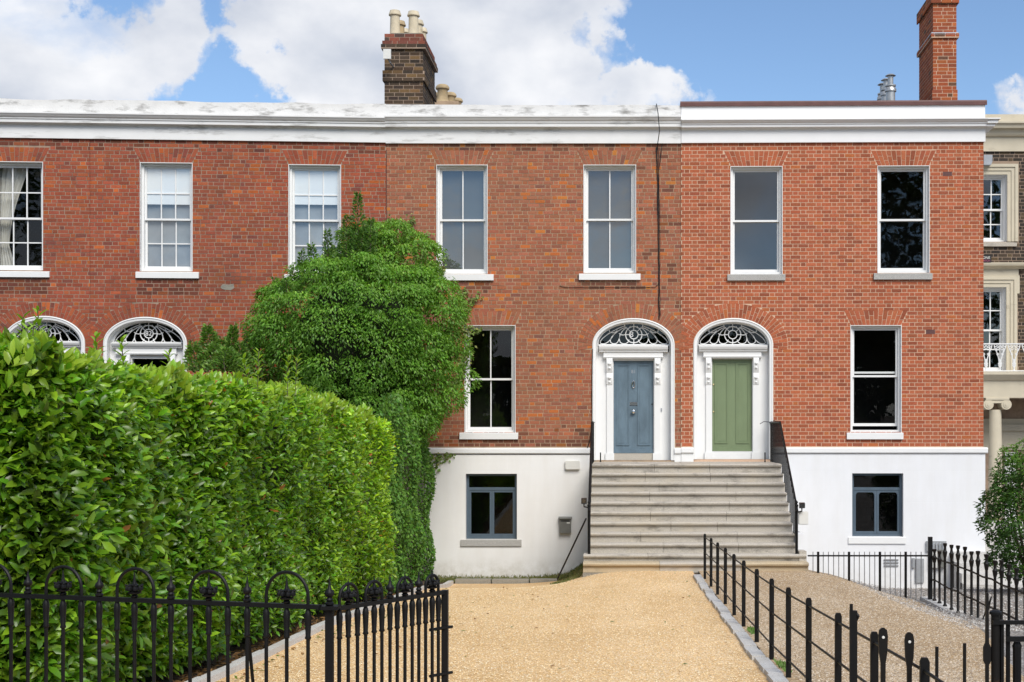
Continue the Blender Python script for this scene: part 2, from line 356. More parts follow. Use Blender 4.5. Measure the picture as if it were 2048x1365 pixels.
# ------------------------------------------------------------------ brickwork
def vary(c, a): 
    k = 1+random.uniform(-a, a); return (c[0]*k*(1+random.uniform(-a, a)*.5), c[1]*k, c[2]*k*(1+random.uniform(-a, a)*.4))
PAL = {
 'h80': [((.42,.128,.064), 55), ((.385,.115,.058), 28), ((.32,.098,.053), 9), ((.48,.142,.055), 8), ((.56,.2,.06), 2)],
 'h81': [((.36,.14,.082), 55), ((.325,.125,.077), 30), ((.40,.14,.07), 14), ((.50,.155,.05), 4), ((.57,.20,.055), 2), ((.22,.095,.068), 5), ((.45,.26,.17), 1)],
 'h82': [((.33,.092,.052), 50), ((.29,.082,.05), 30), ((.37,.105,.05), 18), ((.47,.125,.04), 6), ((.21,.07,.052), 2), ((.48,.22,.13), 1)],
 'dark': [((.085,.06,.042), 50), ((.055,.042,.034), 30), ((.14,.09,.048), 18), ((.18,.11,.055), 7)],
 'cap_red': [((.26,.09,.06), 50), ((.2,.075,.055), 30), ((.09,.06,.05), 20)],
 'chim_red': [((.36,.10,.045), 50), ((.29,.085,.045), 25), ((.43,.13,.05), 16), ((.17,.085,.055), 5)],
 'house_dark': [((.075,.058,.045), 50), ((.05,.042,.036), 35), ((.11,.08,.05), 14)],
}
PALETTES = {}
def tone(p):
    if p not in PALETTES:
        random.seed(hash(p) % 1000 if False else sum(map(ord, p)))
        cs, ws = zip(*PAL[p]); PALETTES[p] = [vary(random.choices(cs, ws)[0], .13) for _ in range(60)]
    return random.choice(PALETTES[p])
SHARED = {}
def brick_mesh(w_, h_, dep, c, mk):
    k = (round(w_, 3), round(h_, 3), dep, c, mk)
    if k not in SHARED: SHARED[k] = MB().box(-k[0]/2, k[0]/2, -dep, dep, -k[1]/2, k[1]/2, c).mesh('brick', M[mk])
    return SHARED[k]
JT = .0135
def lay(u0, u1, z0, z1, holes, pal, ch=.0797, pair=.329, phase=0.0, jt=JT, rough=.0):
    """Flemish bond courses; holes: list of f(z)->(ua,ub) or None. Returns [(u0,u1,z0,z1,colour)]"""
    out = []; n = int((z1-z0)/ch+.5); st = pair*2/3
    for r in range(n):
        zt = z1-r*ch; zb = zt-ch+jt; zm = (zt+zb)/2
        cuts = [h(zm) for h in holes]; cuts = sorted(c for c in cuts if c)
        free = []; a = u0
        for ca, cb in cuts:
            if ca > a: free.append((a, min(ca, u1)))
            a = max(a, cb)
        if a < u1: free.append((a, u1))
        u = u0-pair+phase+(pair/2+.0 if r % 2 else 0); k = 0
        while u < u1:
            w_ = st if k % 2 == 0 else pair-st
            if rough and random.random() < rough: w_ *= random.uniform(.85, 1.15)
            for fa, fb_ in free:
                a = max(u, fa); b = min(u+w_-jt, fb_)
                if b-a > .012: out.append((a, b, zb, zt, tone(pal)))
            u += w_; k += 1
    return out
def put_bricks(parent, bricks, mk, n_single, centre, depth=.012, soot=()):
    """the bricks that show largest stand singly, the rest as one joined part"""
    cu, cz = centre
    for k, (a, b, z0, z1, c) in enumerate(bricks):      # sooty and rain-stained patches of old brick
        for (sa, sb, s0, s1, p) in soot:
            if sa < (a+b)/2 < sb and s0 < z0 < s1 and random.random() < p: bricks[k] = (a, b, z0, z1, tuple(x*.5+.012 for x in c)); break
    order = sorted(range(len(bricks)), key=lambda i: (-round(min(bricks[i][1]-bricks[i][0], .2), 2), abs((bricks[i][0]+bricks[i][1])/2-cu)+abs(bricks[i][2]-cz)))
    single = set(order[:n_single]); rest = MB()
    for i, (a, b, z0, z1, c) in enumerate(bricks):
        v = random.uniform(-.001, .003)
        if i in single:
            o = link('brick', brick_mesh(b-a, z1-z0, depth, c, mk), parent); o.location = ((a+b)/2, depth-v, (z0+z1)/2)
        else: rest.fb(a, b, v-2*depth, v, z0, z1, c)
    if rest.v: rest.build('bricks', M[mk], parent, kind='stuff')
def holed_wall(name, m, parent, u0, u1, z0, z1, rects, v=-.003, fills=()):
    us = sorted({u0, u1}|{r[0] for r in rects}|{r[1] for r in rects}); zs = sorted({z0, z1}|{r[2] for r in rects}|{r[3] for r in rects})
    us = [u for u in us if u0 <= u <= u1]; zs = [z for z in zs if z0 <= z <= z1]; mb = MB()
    for i in range(len(us)-1):
        for j in range(len(zs)-1):
            cu, cz = (us[i]+us[i+1])/2, (zs[j]+zs[j+1])/2
            if any(r[0] < cu < r[1] and r[2] < cz < r[3] for r in rects): continue
            mb.add([(us[i],-v,zs[j]),(us[i+1],-v,zs[j]),(us[i+1],-v,zs[j+1]),(us[i],-v,zs[j+1])], [(0,1,2,3)])
    for q in fills: mb.add([(u,-v,z) for u,z in q], [tuple(range(len(q)))])
    return mb.build(name, m, parent)
def rect_hole(a, b, z0, z1): return lambda z: (a, b) if z0 < z < z1 else None
def flat_arch(wall, a, b, zt, h, splay, n, pal, mk, v=.004):
    """fanned wedge bricks over a straight head; returns the hole"""
    for i in range(n):
        t0, t1 = i/n, (i+1)/n; g = JT*.45
        B0, B1 = a+(b-a)*t0+g, a+(b-a)*t1-g; T0, T1 = a-splay+(b-a+2*splay)*t0+g, a-splay+(b-a+2*splay)*t1-g
        q = [(.0, 1.0)] if i % 3 == 9 else ([(0, .62), (.66, 1)] if i % 2 else [(0, .34), (.38, 1)])
        for s0, s1 in q:
            P = [(B0+(T0-B0)*s0, zt+h*s0), (B1+(T1-B1)*s0, zt+h*s0), (B1+(T1-B1)*s1, zt+h*s1), (B0+(T0-B0)*s1, zt+h*s1)]
            MB().prism(P, -.02, v*random.uniform(.3, 1), tone(pal)).build('brick', M[mk], wall)
    def hole(z):
        if not zt-.001 < z < zt+h: return None
        s = (z-zt)/h; return (a-splay*s-JT, b+splay*s+JT)
    return hole
def ell(uc, zs, a, b, n=40, t0=0, t1=math.pi): return [(uc+a*math.cos(t0+(t1-t0)*i/n), zs+b*math.sin(t0+(t1-t0)*i/n)) for i in range(n+1)]
def ring_arch(wall, uc, zs, a, b, th, n, pal, mk, low=-.12):
    """wedge bricks round an elliptical head"""
    pts_t = [low+(math.pi-2*low)*i/n for i in range(n+1)]
    def P(t, k):
        nx, nz_ = math.cos(t)/a, math.sin(t)/b; l = math.hypot(nx, nz_); return (uc+a*math.cos(t)+nx/l*k, zs+b*math.sin(t)+nz_/l*k)
    for i in range(n):
        t0, t1 = pts_t[i], pts_t[i+1]; g = (t1-t0)*.07
        for s0, s1 in ([(0, .62), (.66, 1)] if i % 2 else [(0, .34), (.38, 1)]):
            MB().prism([P(t0+g, th*s0), P(t1-g, th*s0), P(t1-g, th*s1), P(t0+g, th*s1)], -.02, random.uniform(.001, .005), tone(pal)).build('brick', M[mk], wall)
    A, B = a+th, b+th
    def hole(z):
        if z < zs: return (uc-A-JT, uc+A+JT) if z > zs-.10 else (uc-a, uc+a)
        if z > zs+B: return None
        q = A*math.sqrt(max(0, 1-((z-zs)/B)**2)); return (uc-q-JT, uc+q+JT)
    return hole

# ------------------------------------------------------------------ windows
def ringp(mb, u0, u1, z0, z1, t, v0, v1, tb=None):
    tb = t if tb is None else tb
    mb.fb(u0, u0+t, v0, v1, z0, z1); mb.fb(u1-t, u1, v0, v1, z0, z1)
    mb.fb(u0+t, u1-t, v0, v1, z1-t, z1); mb.fb(u0+t, u1-t, v0, v1, z0, z0+tb)
def room(parent, u0, u1, z0, z1, v, m, depth=1.9):
    e = .35; mb = MB(); a, b, c, d = u0-e, u1+e, z0-.5, z1+.25
    y0, y1 = -v, -v+depth
    mb.add([(a,y0,c),(b,y0,c),(b,y1,c),(a,y1,c),(a,y0,d),(b,y0,d),(b,y1,d),(a,y1,d)], [(0,1,2,3),(7,6,5,4),(1,5,6,2),(2,6,7,3),(3,7,4,0)])
    us = [a, u0, u1, b]; zs = [c, z0, z1, d]
    for i in range(3):
        for j in range(3):
            if i == j == 1: continue
            mb.add([(us[i],y0,zs[j]),(us[i+1],y0,zs[j]),(us[i+1],y0,zs[j+1]),(us[i],y0,zs[j+1])], [(3,2,1,0)])
    return mb.build('interior', m, parent)
def sash(house, fr, x0, y0, x1, y1, sill, meet, cols=2, rows=(1, 1), gl='glass_old', sill_m='white_paint', inside='room_dark', blind_or_backing=None, drop=0.0, rev=.10, curtain=False, reveal='white_paint', sky_backing=False):
    u0, z1 = fr.uv(x0, y0); u1, z0 = fr.uv(x1, y1); zm = fr.uv(x0, meet, -.15)[1]
    fm = M['white_paint']; mb = MB(); ringp(mb, u0+.001, u1-.001, z0, z1-.001, .045, -rev-.14, -rev, .06)
    win = mb.build('window', fm, house)
    rv = MB(); e = .004
    for P in ([(u0,z0),(u0,z1)], [(u0,z1),(u1,z1)], [(u1,z1),(u1,z0)]):
        (a, b), (c, d) = P
        rv.add([(a,-.004,b),(c,-.004,d),(c,rev+.01,d),(a,rev+.01,b)], [(0,1,2,3)])
    rv.fb(u0-.012, u0, .001, .006, z0, z1+.012); rv.fb(u1, u1+.012, .001, .006, z0, z1+.012); rv.fb(u0, u1, .001, .006, z1, z1+.012)
    rv.build('reveal', M[reveal], win)
    A, B = u0+.046, u1-.046; t = .042; mid = zm
    for nm, za, zb, v, nr, shift in (('upper_sash', mid-.02, z1-.046, -rev-.055, rows[0], 0), ('lower_sash', z0+.062+drop, mid+.02+drop, -rev-.10, rows[1], 0)):
        s = MB(); ringp(s, A, B, za, zb, t, v-.036, v, t if nm == 'upper_sash' else .06); s.build(nm, fm, win)
        ga, gb, gc, gd = A+t, B-t, za+(t if nm == 'upper_sash' else .06), zb-t
        for i in range(1, cols): c = ga+(gb-ga)*i/cols; MB().fb(c-.012, c+.012, v-.030, v-.004, gc, gd).build('glazing_bar', fm, win)
        for j in range(1, nr): c = gc+(gd-gc)*j/nr; MB().fb(ga, gb, v-.028, v-.006, c-.012, c+.012).build('glazing_bar', fm, win)
        for i in range(cols):
            for j in range(nr):
                pa, pb = ga+(gb-ga)*i/cols, ga+(gb-ga)*(i+1)/cols; pc, pd = gc+(gd-gc)*j/nr, gc+(gd-gc)*(j+1)/nr
                tx, tz = random.uniform(-.004, .004), random.uniform(-.004, .004)   # old panes never sit quite true
                MB().add([(pa,-v+.018-tx-tz,pc),(pb,-v+.018+tx-tz,pc),(pb,-v+.018+tx+tz,pd),(pa,-v+.018-tx+tz,pd)], [(0,1,2,3)]).build('pane', M[gl], win)
    sx0, sy0, sx1, sy1 = sill; pv = .055
    sa, sb = fr.uv(sx0, sy0, pv); sc_, sd_ = fr.uv(sx1, sy1, pv)
    s = MB(); s.sweep([(-rev-.05, sd_+.01), (pv, sd_), (pv, sb-.008), (pv-.01, sb), (-rev-.02, max(z0+.006, sb+.012)), (-rev-.05, z0+.006)], sa, sc_); s.build('sill', M[sill_m], win)
    room(win, u0, u1, z0, z1, -rev-.15, M[inside])
    if blind_or_backing:
        bm, frac = blind_or_backing; zb = z1-(z1-z0)*frac
        vv = -rev-.08 if bm == 'blind_white' else -rev-.15
        MB().fb(u0+.05, u1-.05, vv-.003, vv, zb, z1-.05).build('blind_or_backing', M[bm], win)  # white blind, also builds the added grey sheet behind cloud-reflecting panes
    if sky_backing: MB().fb(u0+.05, u1-.05, -rev-.158, -rev-.154, z0+.05, z1-.05).build('sky_backing_sheet', M['sky_backing'], win)  # added sheet, the sky's reflection in the panes put into its grey
    if curtain:
        n = 26; vs = []; 
        for j in range(9):
            tz = j/8
            for i in range(n+1):
                k = i/n; wdt = .62-.42*math.sin(min(1, tz*1.25)*math.pi/2)+.16*max(0, tz-.75)*4
                vs.append((u0+.02+wdt*k, rev+.26+.035*math.sin(k*34)*(.6+.4*tz), z1-.03-(z1-z0-.05)*tz))
        MB().add(vs, [(j*(n+1)+i, j*(n+1)+i+1, (j+1)*(n+1)+i+1, (j+1)*(n+1)+i) for j in range(8) for i in range(n)]).build('curtain', M['curtain'], win, True)
    return (u0, u1, z0, z1)
def casement(house, fr, x0, y0, x1, y1, sill, trans, rounded=False):
    u0, z1 = fr.uv(x0, y0); u1, z0 = fr.uv(x1, y1); zt = fr.uv(x0, trans, -.1)[1]; fm = M['frame_grey']
    rv = MB(); rev = .09
    mb = MB(); ringp(mb, u0+.001, u1-.001, z0, z1-.001, .05, -rev-.09, -rev, .055); mb.fb(u0+.05, u1-.05, -rev-.09, -rev-.002, zt-.03, zt+.03)
    win = mb.build('window', fm, house)
    for P in ([(u0,z0),(u0,z1)], [(u0,z1),(u1,z1)], [(u1,z1),(u1,z0)]):
        (a, b), (c, d) = P; rv.add([(a,0,b),(c,0,d),(c,rev+.01,d),(a,rev+.01,b)], [(0,1,2,3)])
    rv.build('reveal', M['white_paint'], win)
    um = (u0+u1)/2
    for a, b in ((u0+.05, um), (um, u1-.05)):
        s = MB(); ringp(s, a+.002, b-.002, z0+.056, zt-.031, .045, -rev-.075, -rev-.012, .05)
        if rounded:
            for cx_, sg in ((a+.047, 1), (b-.047, -1)): s.prism([(cx_, zt-.077), (cx_+sg*.05, zt-.077), (cx_+sg*.02, zt-.09), (cx_, zt-.13)], -rev-.07, -rev-.014)
        s.build('casement', fm, win)
        MB().add([(a+.04,rev+.05,z0+.09),(b-.04,rev+.05,z0+.09),(b-.04,rev+.05,zt-.06),(a+.04,rev+.05,zt-.06)], [(0,1,2,3)]).build('pane', M['glass_dark'], win)
    MB().add([(u0+.04,rev+.05,zt+.02),(u1-.04,rev+.05,zt+.02),(u1-.04,rev+.05,z1-.04),(u0+.04,rev+.05,z1-.04)], [(0,1,2,3)]).build('pane', M['glass_dark'], win)
    sa, sb = fr.uv(sill[0], sill[1], .06); sc_, sd_ = fr.uv(sill[2], sill[3], .06)
    MB().sweep([(-rev-.05, sd_+.01), (.06, sd_), (.06, sb-.008), (.05, sb), (-rev-.01, z0+.006), (-rev-.05, z0+.006)], sa, sc_).build('sill', M['granite_sill' if not rounded else 'white_paint'], win)
    room(win, u0, u1, z0, z1, -rev-.10, M['room_dark'])
    return (u0, u1, z0, z1)

# ------------------------------------------------------------------ lettering
def text(name, body, size, loc, m, parent, rot=(R(90), 0, 0), ext=.004, align='CENTER'):
    cu = bpy.data.curves.new(name, 'FONT'); cu.body = body; cu.size = size; cu.extrude = ext; cu.align_x = align; cu.align_y = 'CENTER'
    o = bpy.data.objects.new(name, cu); me = bpy.data.meshes.new_from_object(o); bpy.data.objects.remove(o)
    me.materials.clear(); me.materials.append(m)
    o = link(name, me, parent); o.location = loc; o.rotation_euler = rot; return o

# ------------------------------------------------------------------ doorway with fanlight
def bez(a, b, c, d, n=9): return [tuple((1-t)**3*a[k]+3*(1-t)**2*t*b[k]+3*(1-t)*t*t*c[k]+t**3*d[k] for k in (0, 1)) for t in [i/n for i in range(n+1)]]
def doorway(house, fr, out, top, spring, bottom, fan, hood, frieze, brack, door, door_m, number=None, num_off=0.0, foot=918, opened=False, rev=.20):
    wm = M['white_paint']
    ua, _ = fr.uv(out[0], spring); ub, zs = fr.uv(out[1], spring); zt = fr.uv(out[0], top)[1]; z0 = fr.uv(out[0], bottom)[1]
    uc, a, b = (ua+ub)/2, (ub-ua)/2, zt-zs; n = 40; bw = .075
    def outline(k): return [(uc-a+k, z0)]+[(uc-(a-k)*math.cos(math.pi*i/n), zs+(b-k)*math.sin(math.pi*i/n)) for i in range(n+1)]+[(uc+a-k, z0)]
    def strip(mb, A, va, B, vb):
        vs = [(u,-va,z) for u,z in A]+[(u,-vb,z) for u,z in B]; m = len(A)
        mb.add(vs, [(i,i+1,m+i+1,m+i) for i in range(m-1)])
    mb = MB(); o0, o1, o2 = outline(0), outline(.022), outline(bw)
    strip(mb, o0, -.02, o0, .022); strip(mb, o0, .022, o1, .03); strip(mb, o1, .03, o1, .018); strip(mb, o1, .018, o2, .012); strip(mb, o2, .012, o2, -rev)
    case = mb.build('doorcase', wm, house, True)
    # back screen: jambs and the band round the fanlight
    f0, fz = fr.uv(fan[0], fan[3], -rev); f1, fzt = fr.uv(fan[1], fan[2], -rev); fc, fa, fb2 = (f0+f1)/2, (f1-f0)/2, fzt-fz
    d0, dz1 = fr.uv(door[0], door[1], -rev-.05); d1, dz0 = fr.uv(door[2], door[3], -rev-.05)
    hz1, hz0 = fr.Z(hood[2], CX, -rev+.16), fr.Z(hood[3], CX, -rev+.16)
    mb = MB(); I = [(uc-(a-bw)*math.cos(math.pi*i/n), zs+(b-bw)*math.sin(math.pi*i/n)) for i in range(n+1)]; E = [(fc-fa*math.cos(math.pi*i/n), fz+fb2*math.sin(math.pi*i/n)) for i in range(n+1)]
    strip(mb, I, -rev, E, -rev); strip(mb, E, -rev, E, -rev-.05)
    ia, ib = uc-a+bw, uc+a-bw
    mb.add([(ia,rev,zs),(f0,rev,fz),(f0,rev,hz0),(ia,rev,hz0)], [(3,2,1,0)]); mb.add([(ib,rev,zs),(f1,rev,fz),(f1,rev,hz0),(ib,rev,hz0)], [(0,1,2,3)])
    mb.fb(ia, d0, -rev-.12, -rev+.001, z0, hz0); mb.fb(d1, ib, -rev-.12, -rev+.001, z0, hz0); mb.fb(d0, d1, -rev-.12, -rev+.001, dz1, hz0+.02)
    # pilaster strips and plinth blocks beside the door
    pw = (fr.U(brack[1], -rev)-fr.U(brack[0], -rev))
    for q in (d0-pw-.015, d1+.015):
        mb.fb(q, q+pw, -rev, -rev+.035, z0, hz0); mb.fb(q-.03, q+pw+.03, -rev, -rev+.05, z0, z0+.15)
    mb.build('door_surround', wm, case)
    # fanlight
    gp = MB(); gp.add([(u,rev+.03,z) for u, z in E]+[(fc, rev+.03, fz)], [(i, i+1, n+1) for i in range(n)]); fan_o = gp.build('fanlight', M['glass_dark'], case)
    tr = MB(); cz = fz+fb2*.47; r1, r2 = fb2*.21, fb2*.40; y = rev+.012; tw = .011
    for r_ in (r1, r2): tr.tube([(fc+r_*math.cos(q), y, cz+r_*math.sin(q)) for q in np.linspace(0, 2*math.pi, 25)[:-1]], tw, 6, True)
    def px(s, X, Y): return (fc+s*(453-X)/(453-160)*fa, fz+(290-Y)/(290-122)*fb2)    # X,Y read off an enlargement of the photograph
    for s in (-1, 1):
        for seg in (bez(px(s,395,150), px(s,335,190), px(s,318,250), px(s,345,278))+bez(px(s,345,278), px(s,375,298), px(s,412,280), px(s,414,252))[1:],
                    bez(px(s,385,150), px(s,290,185), px(s,225,265), px(s,275,284))+bez(px(s,275,284), px(s,318,296), px(s,328,262), px(s,336,225))[1:],
                    bez(px(s,375,140), px(s,230,190), px(s,120,290), px(s,200,287))+bez(px(s,200,287), px(s,240,284), px(s,262,250), px(s,290,205))[1:],
                    bez(px(s,250,170), px(s,240,200), px(s,300,205), px(s,315,175)), bez(px(s,378,128), px(s,372,165), px(s,420,170), px(s,425,140)),
                    bez(px(s,330,200), px(s,345,220), px(s,380,215), px(s,390,207))):
            tr.tube([(u, y, z) for u, z in seg], tw*.85, 6)
        tr.tube([(fc+s*r1, y, cz), (fc+s*r2, y, cz)], tw*.85, 6)
    tr.tube([(fc, y, cz+r1), (fc, y, fzt)], tw*.85, 6); tr.tube([(fc, y, cz-r1), (fc, y, fz)], tw*.85, 6)
    for q in (.75, 2.4): tr.tube([(fc+r1*math.cos(q), y, cz+r1*math.sin(q)), (fc+r2*math.cos(q), y, cz+r2*math.sin(q))], tw*.7, 6)
    tr.build('tracery', wm, fan_o, True)
    MB().fb(f0-.02, f1+.02, -rev-.05, -rev+.02, fz-.035, fz).build('transom', wm, fan_o)
    if number: text('number', number, r1*(1.5 if len(number) > 1 else 1.75), (fc+num_off, rev+.0, cz), wm, fan_o)
    # hood on brackets
    ha, hb = fr.U(hood[0], -rev+.16), fr.U(hood[1], -rev+.16); t_ = hz1-hz0
    h = MB(); R_ = -rev
    h.sweep([(R_, hz0), (R_+.11, hz0), (R_+.12, hz0+t_*.35), (R_+.145, hz0+t_*.4), (R_+.165, hz0+t_*.75), (R_+.17, hz1), (R_, hz1+.035)], ha, hb); hood_o = h.build('hood', wm, case)
    ka, kb = fr.U(frieze[0], -rev+.1), fr.U(frieze[1], -rev+.1); kz1, kz0 = hz0, fr.Z(frieze[3], CX, -rev+.1)
    MB().fb(ka, kb, R_, R_+.085, kz0, kz1).fb(ka-.01, kb+.01, R_, R_+.10, kz0+.02, kz0+.035).build('frieze', wm, case)
    bz0 = fr.Z(brack[2], CX, -rev+.1)
    for q in (d0-pw-.02, d1+.02):
        m_ = MB(); L_ = kz0-bz0; c_ = q+pw/2
        m_.sweep([(R_, kz0), (R_+.10, kz0), (R_+.115, kz0-L_*.12), (R_+.105, kz0-L_*.32), (R_+.07, kz0-L_*.48), (R_+.05, kz0-L_*.55), (R_+.075, kz0-L_*.68), (R_+.075, kz0-L_*.82), (R_+.045, kz0-L_*.97), (R_, kz0-L_)], q, q+pw)
        for dz_, rr, vv in ((.2, pw*.36, .10), (.36, pw*.3, .085), (.72, pw*.36, .072), (.88, pw*.26, .05)):
            m_.lathe([(rr*math.sin(k*math.pi/6), rr*.8*math.cos(k*math.pi/6)) for k in range(6, -1, -1)], (c_, -(R_+vv), kz0-L_*dz_), 8)
        m_.build('bracket', wm, case, True)
    # hall behind and the leaf
    hall = MB(); hall.box(ia, ib, rev+.13, rev+2.5, z0, fzt+.3); hf = hall.f; hall.f = [f for f in hf if f != (0,1,5,4)]
    hall.f = [tuple(reversed(f)) for f in hall.f]; hall.build('hall', M['room_dark'], case)
    zf = fr.Z(foot, CX, -rev)
    MB().fb(d0, d1, -rev-.16, -rev+.015, z0, dz0-.002).build('threshold', M['white_paint' if door_m == 'door_green' else 'granite'], case)
    if not opened:
        v = -rev-.06; dm = M[door_m]; W = d1-d0; H = dz1-dz0
        leaf = MB(); leaf.fb(d0+.004, d1-.004, v-.045, v, dz0, dz1-.004); lo = leaf.build('door', dm, house)
        for x0_, x1_ in ((.07, .40), (.60, .93)):
            p0, p1, pz0, pz1 = d0+W*x0_, d0+W*x1_, dz0+H*.085, dz1-H*.04
            s = MB(); ringp(s, p0, p1, pz0, pz1, .022, v, v+.016); ringp(s, p0+.022, p1-.022, pz0+.022, pz1-.022, .014, v, v+.007)
            s.fb(p0+.05, p1-.05, v, v+.004, pz0+.05, pz1-.05); s.build('panel', dm, lo)
        MB().fb(d0+.004, d1-.004, v, v+.022, dz0, dz0+.09).fb(d0+.004, d1-.004, v+.022, v+.04, dz0+.005, dz0+.035).build('weatherboard', dm, lo)
        return case, lo, (d0, d1, dz0, dz1, v), (uc, zs, a, b, z0), (ua, ub, z0, zt)
    return case, None, (d0, d1, dz0, dz1, -rev), (uc, zs, a, b, z0), (ua, ub, z0, zt)
def spandrel(uc, zs, a, b, n=24):
    E = ell(uc, zs, a, b, n); zt = zs+b; return [[E[i], E[i+1], (E[i+1][0], zt), (E[i][0], zt)] for i in range(n)]
# ------------------------------------------------------------------ the four terraced houses
FA = Frame((772-CX)/94., 0, R(3.4)); FB = Frame((772-CX)/94., 0, 0); FC = Frame((1362-CX)/94., 0, R(-1.1))
def house(fr, label, group=None):
    e = empty('terraced_house', (fr.o.x, fr.o.y, 0), fr.a); return tag(e, label, 'house', 'red brick terraced houses')
def cornice(h, fr, u0, u1, zf, keys, mats, ret=0.0):
    """zf: underside of the fascia; keys: heights of soffit, fillet, parapet top"""
    zs_, zc, zp = keys
    c = MB(); hc = zc-zs_
    prof = [(-.1, zf), (.05, zf), (.05, zs_-.035), (.085, zs_-.03), (.12, zs_), (.225, zs_+.005), (.225, zs_+hc*.36), (.25, zs_+hc*.38), (.25, zs_+hc*.5), (.29, zs_+hc*.62), (.335, zs_+hc*.85), (.35, zs_+hc*.87), (.35, zc), (.02, zc+.03), (-.1, zc+.03)]
    c.sweep([(v_*.72 if v_ > .05 else v_, z_) for v_, z_ in prof], u0, u1+ret); c.build('cornice', M[mats[0]], h)
    p = MB(); segs = max(6, int((u1-u0)/.45)); uu = [u0+(u1-u0)*i/segs for i in range(segs+1)]
    wob = [0 if mats[1] == 'cornice_clean' else random.uniform(-.014, .012) for _ in uu]
    for i in range(segs):
        p.add([(uu[i],-.02,zc+.02),(uu[i+1],-.02,zc+.02),(uu[i+1],-.02,zp+wob[i+1]),(uu[i],-.02,zp+wob[i]),(uu[i+1],.3,zp+wob[i+1]+.02),(uu[i],.3,zp+wob[i]+.02),(uu[i+1],.3,zc),(uu[i],.3,zc)], [(0,1,2,3),(3,2,4,5),(5,4,6,7)])
    p.add([(u1,-.02,zc+.02),(u1,.3,zc),(u1,.3,zp),(u1,-.02,zp)], [(0,1,2,3)])
    p.build('parapet', M[mats[1]], h)
def body(h, u0, u1, zt, right=False, side_m='render_cool'):
    MB().box(u0, u1, .3, 9, zt-.12, zt-.05).build('roof', M['slate'], h)
    MB().add([(u0,9,-1),(u1,9,-1),(u1,9,zt),(u0,9,zt)], [(3,2,1,0)]).build('rear_wall', M[side_m], h)
    if right: MB().add([(u1-.004,.02,-1),(u1-.004,9,-1),(u1-.004,9,zt),(u1-.004,.02,zt)], [(0,1,2,3)]).build('side_wall', M[side_m], h)
def basement(h, fr, u0, u1, z0, z1, rects, m, bands):
    holed_wall('basement_wall', M[m], h, u0, u1, z0, z1, rects, v=.03)
    mb = MB(); mb.fb(u0, u1, -.01, .03, z1-.02, z1); mb.build('wall_ledge', M[m], h)
    for a, b, zb, zt, over in bands:
        MB().sweep([(-.005, zb), (.055, zb), (.07, zb+.02), (.07, zt-.02), (.05, zt-.004), (-.005, zt+.012)], a, b+over).build('string_course', M['white_paint'], h)
BOT = fr_bot = None
# ---- house 81 (blue door)
fr = FB; H = house(fr, 'red brick house with blue door and grey two-pane windows, second from right'); H81 = H
u0, u1 = 0.0, fr.U(1362)-.004; z1 = fr.Z(288); zb = fr.Z(897); holes = []; rects = []
wall = MB().fb(u0+.2, u0+.3, -.3, -.2, 3, 3.1)
W81 = empty('brick_wall', parent=H)
spec = [((874,331,974,548), (866,549,987,561), 441), ((1168,331,1271,546), (1158,548,1281,560), 440), ((930,652,1030,866), (919,866,1036,879), 759)]
for i, (o, s, m_) in enumerate(spec):
    r = sash(H, fr, *o, s, m_, 2, (1, 1), blind_or_backing=('cloud_backing', .97) if i < 2 else None, inside='room_pale' if i < 2 else 'room_dark', gl='glass_old' if i < 2 else 'glass_dark')  # grey sheet added behind the upper panes, stands in for reflected cloud
    rects.append(r); holes.append(rect_hole(*r))
    holes.append(flat_arch(W81, r[0], r[1], r[3]+.012, 29/94, .15, 13, 'h81', 'brick_old'))
D81 = doorway(H, fr, (1185,1349), 637, 690, 921, (1197,1338,648,689), (1198,1336,692,704), (1207,1326,704,717), (1213,1225,771), (1227,722,1307,907), 'door_blue', '8', -.045)
uc, zs, a, b, zz = D81[3]; holes.append(ring_arch(W81, uc, zs, a+.012, b+.012, 28/94, 39, 'h81', 'brick_old')); rects.append(D81[4])
band_t, band_b = fr.Z(897), fr.Z(908)
g0 = fr.Z(921)
holed_wall('mortar', M['mortar_tan'], W81, u0, u1, band_t-.3, z1+.05, rects, fills=spandrel(uc, zs, a, b))
bk = lay(u0, u1, zb, z1, holes, 'h81', phase=.05, rough=.15)
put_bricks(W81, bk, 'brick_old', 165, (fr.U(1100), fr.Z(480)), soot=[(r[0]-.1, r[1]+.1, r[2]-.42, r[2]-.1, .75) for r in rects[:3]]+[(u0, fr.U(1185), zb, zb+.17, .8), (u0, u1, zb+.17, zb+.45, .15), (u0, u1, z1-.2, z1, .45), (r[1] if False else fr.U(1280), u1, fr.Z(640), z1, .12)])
cw = casement(H, fr, 932, 948, 1034, 1079, (921,1080,1043,1093), 978)
basement(H, fr, u0, fr.U(1186), -1.0, band_b, [cw], 'render_warm', [(u0, fr.U(1180), band_b, band_t, 0), (fr.U(1349), u1, band_b, band_t, 0)])
MB().fb(fr.U(1349), u1, -.01, .03, g0-.6, band_b).build('wall_base', M['white_paint'], H)
KB = (fr.Z(255, CX, .12), fr.Z(229, CX, .35), fr.Z(210, CX, .02))
cornice(H, fr, u0, u1, z1, KB, ('cornice_white', 'parapet_white')); body(H, u0, u1, 9.3)
_, leaf, (d0, d1, dz0, dz1, v), _, _ = D81
dc = (d0+d1)/2
MB().lathe([(.012,0),(.02,.02),(.045,.03),(.05,.055),(.035,.08),(.0,.088)], (0,0,0), 14).build('door_knob', M['chrome'], leaf, True, (dc, -v, fr.Z(824, CX, v))).rotation_euler = (R(90), 0, 0)
zl = fr.Z(808, CX, v); mb = MB(); ringp(mb, dc-.095, dc+.095, zl-.035, zl+.035, .018, v, v+.012); mb.fb(dc-.077, dc+.077, v, v+.005, zl-.017, zl+.017); mb.build('letter_plate', M['chrome'], leaf)
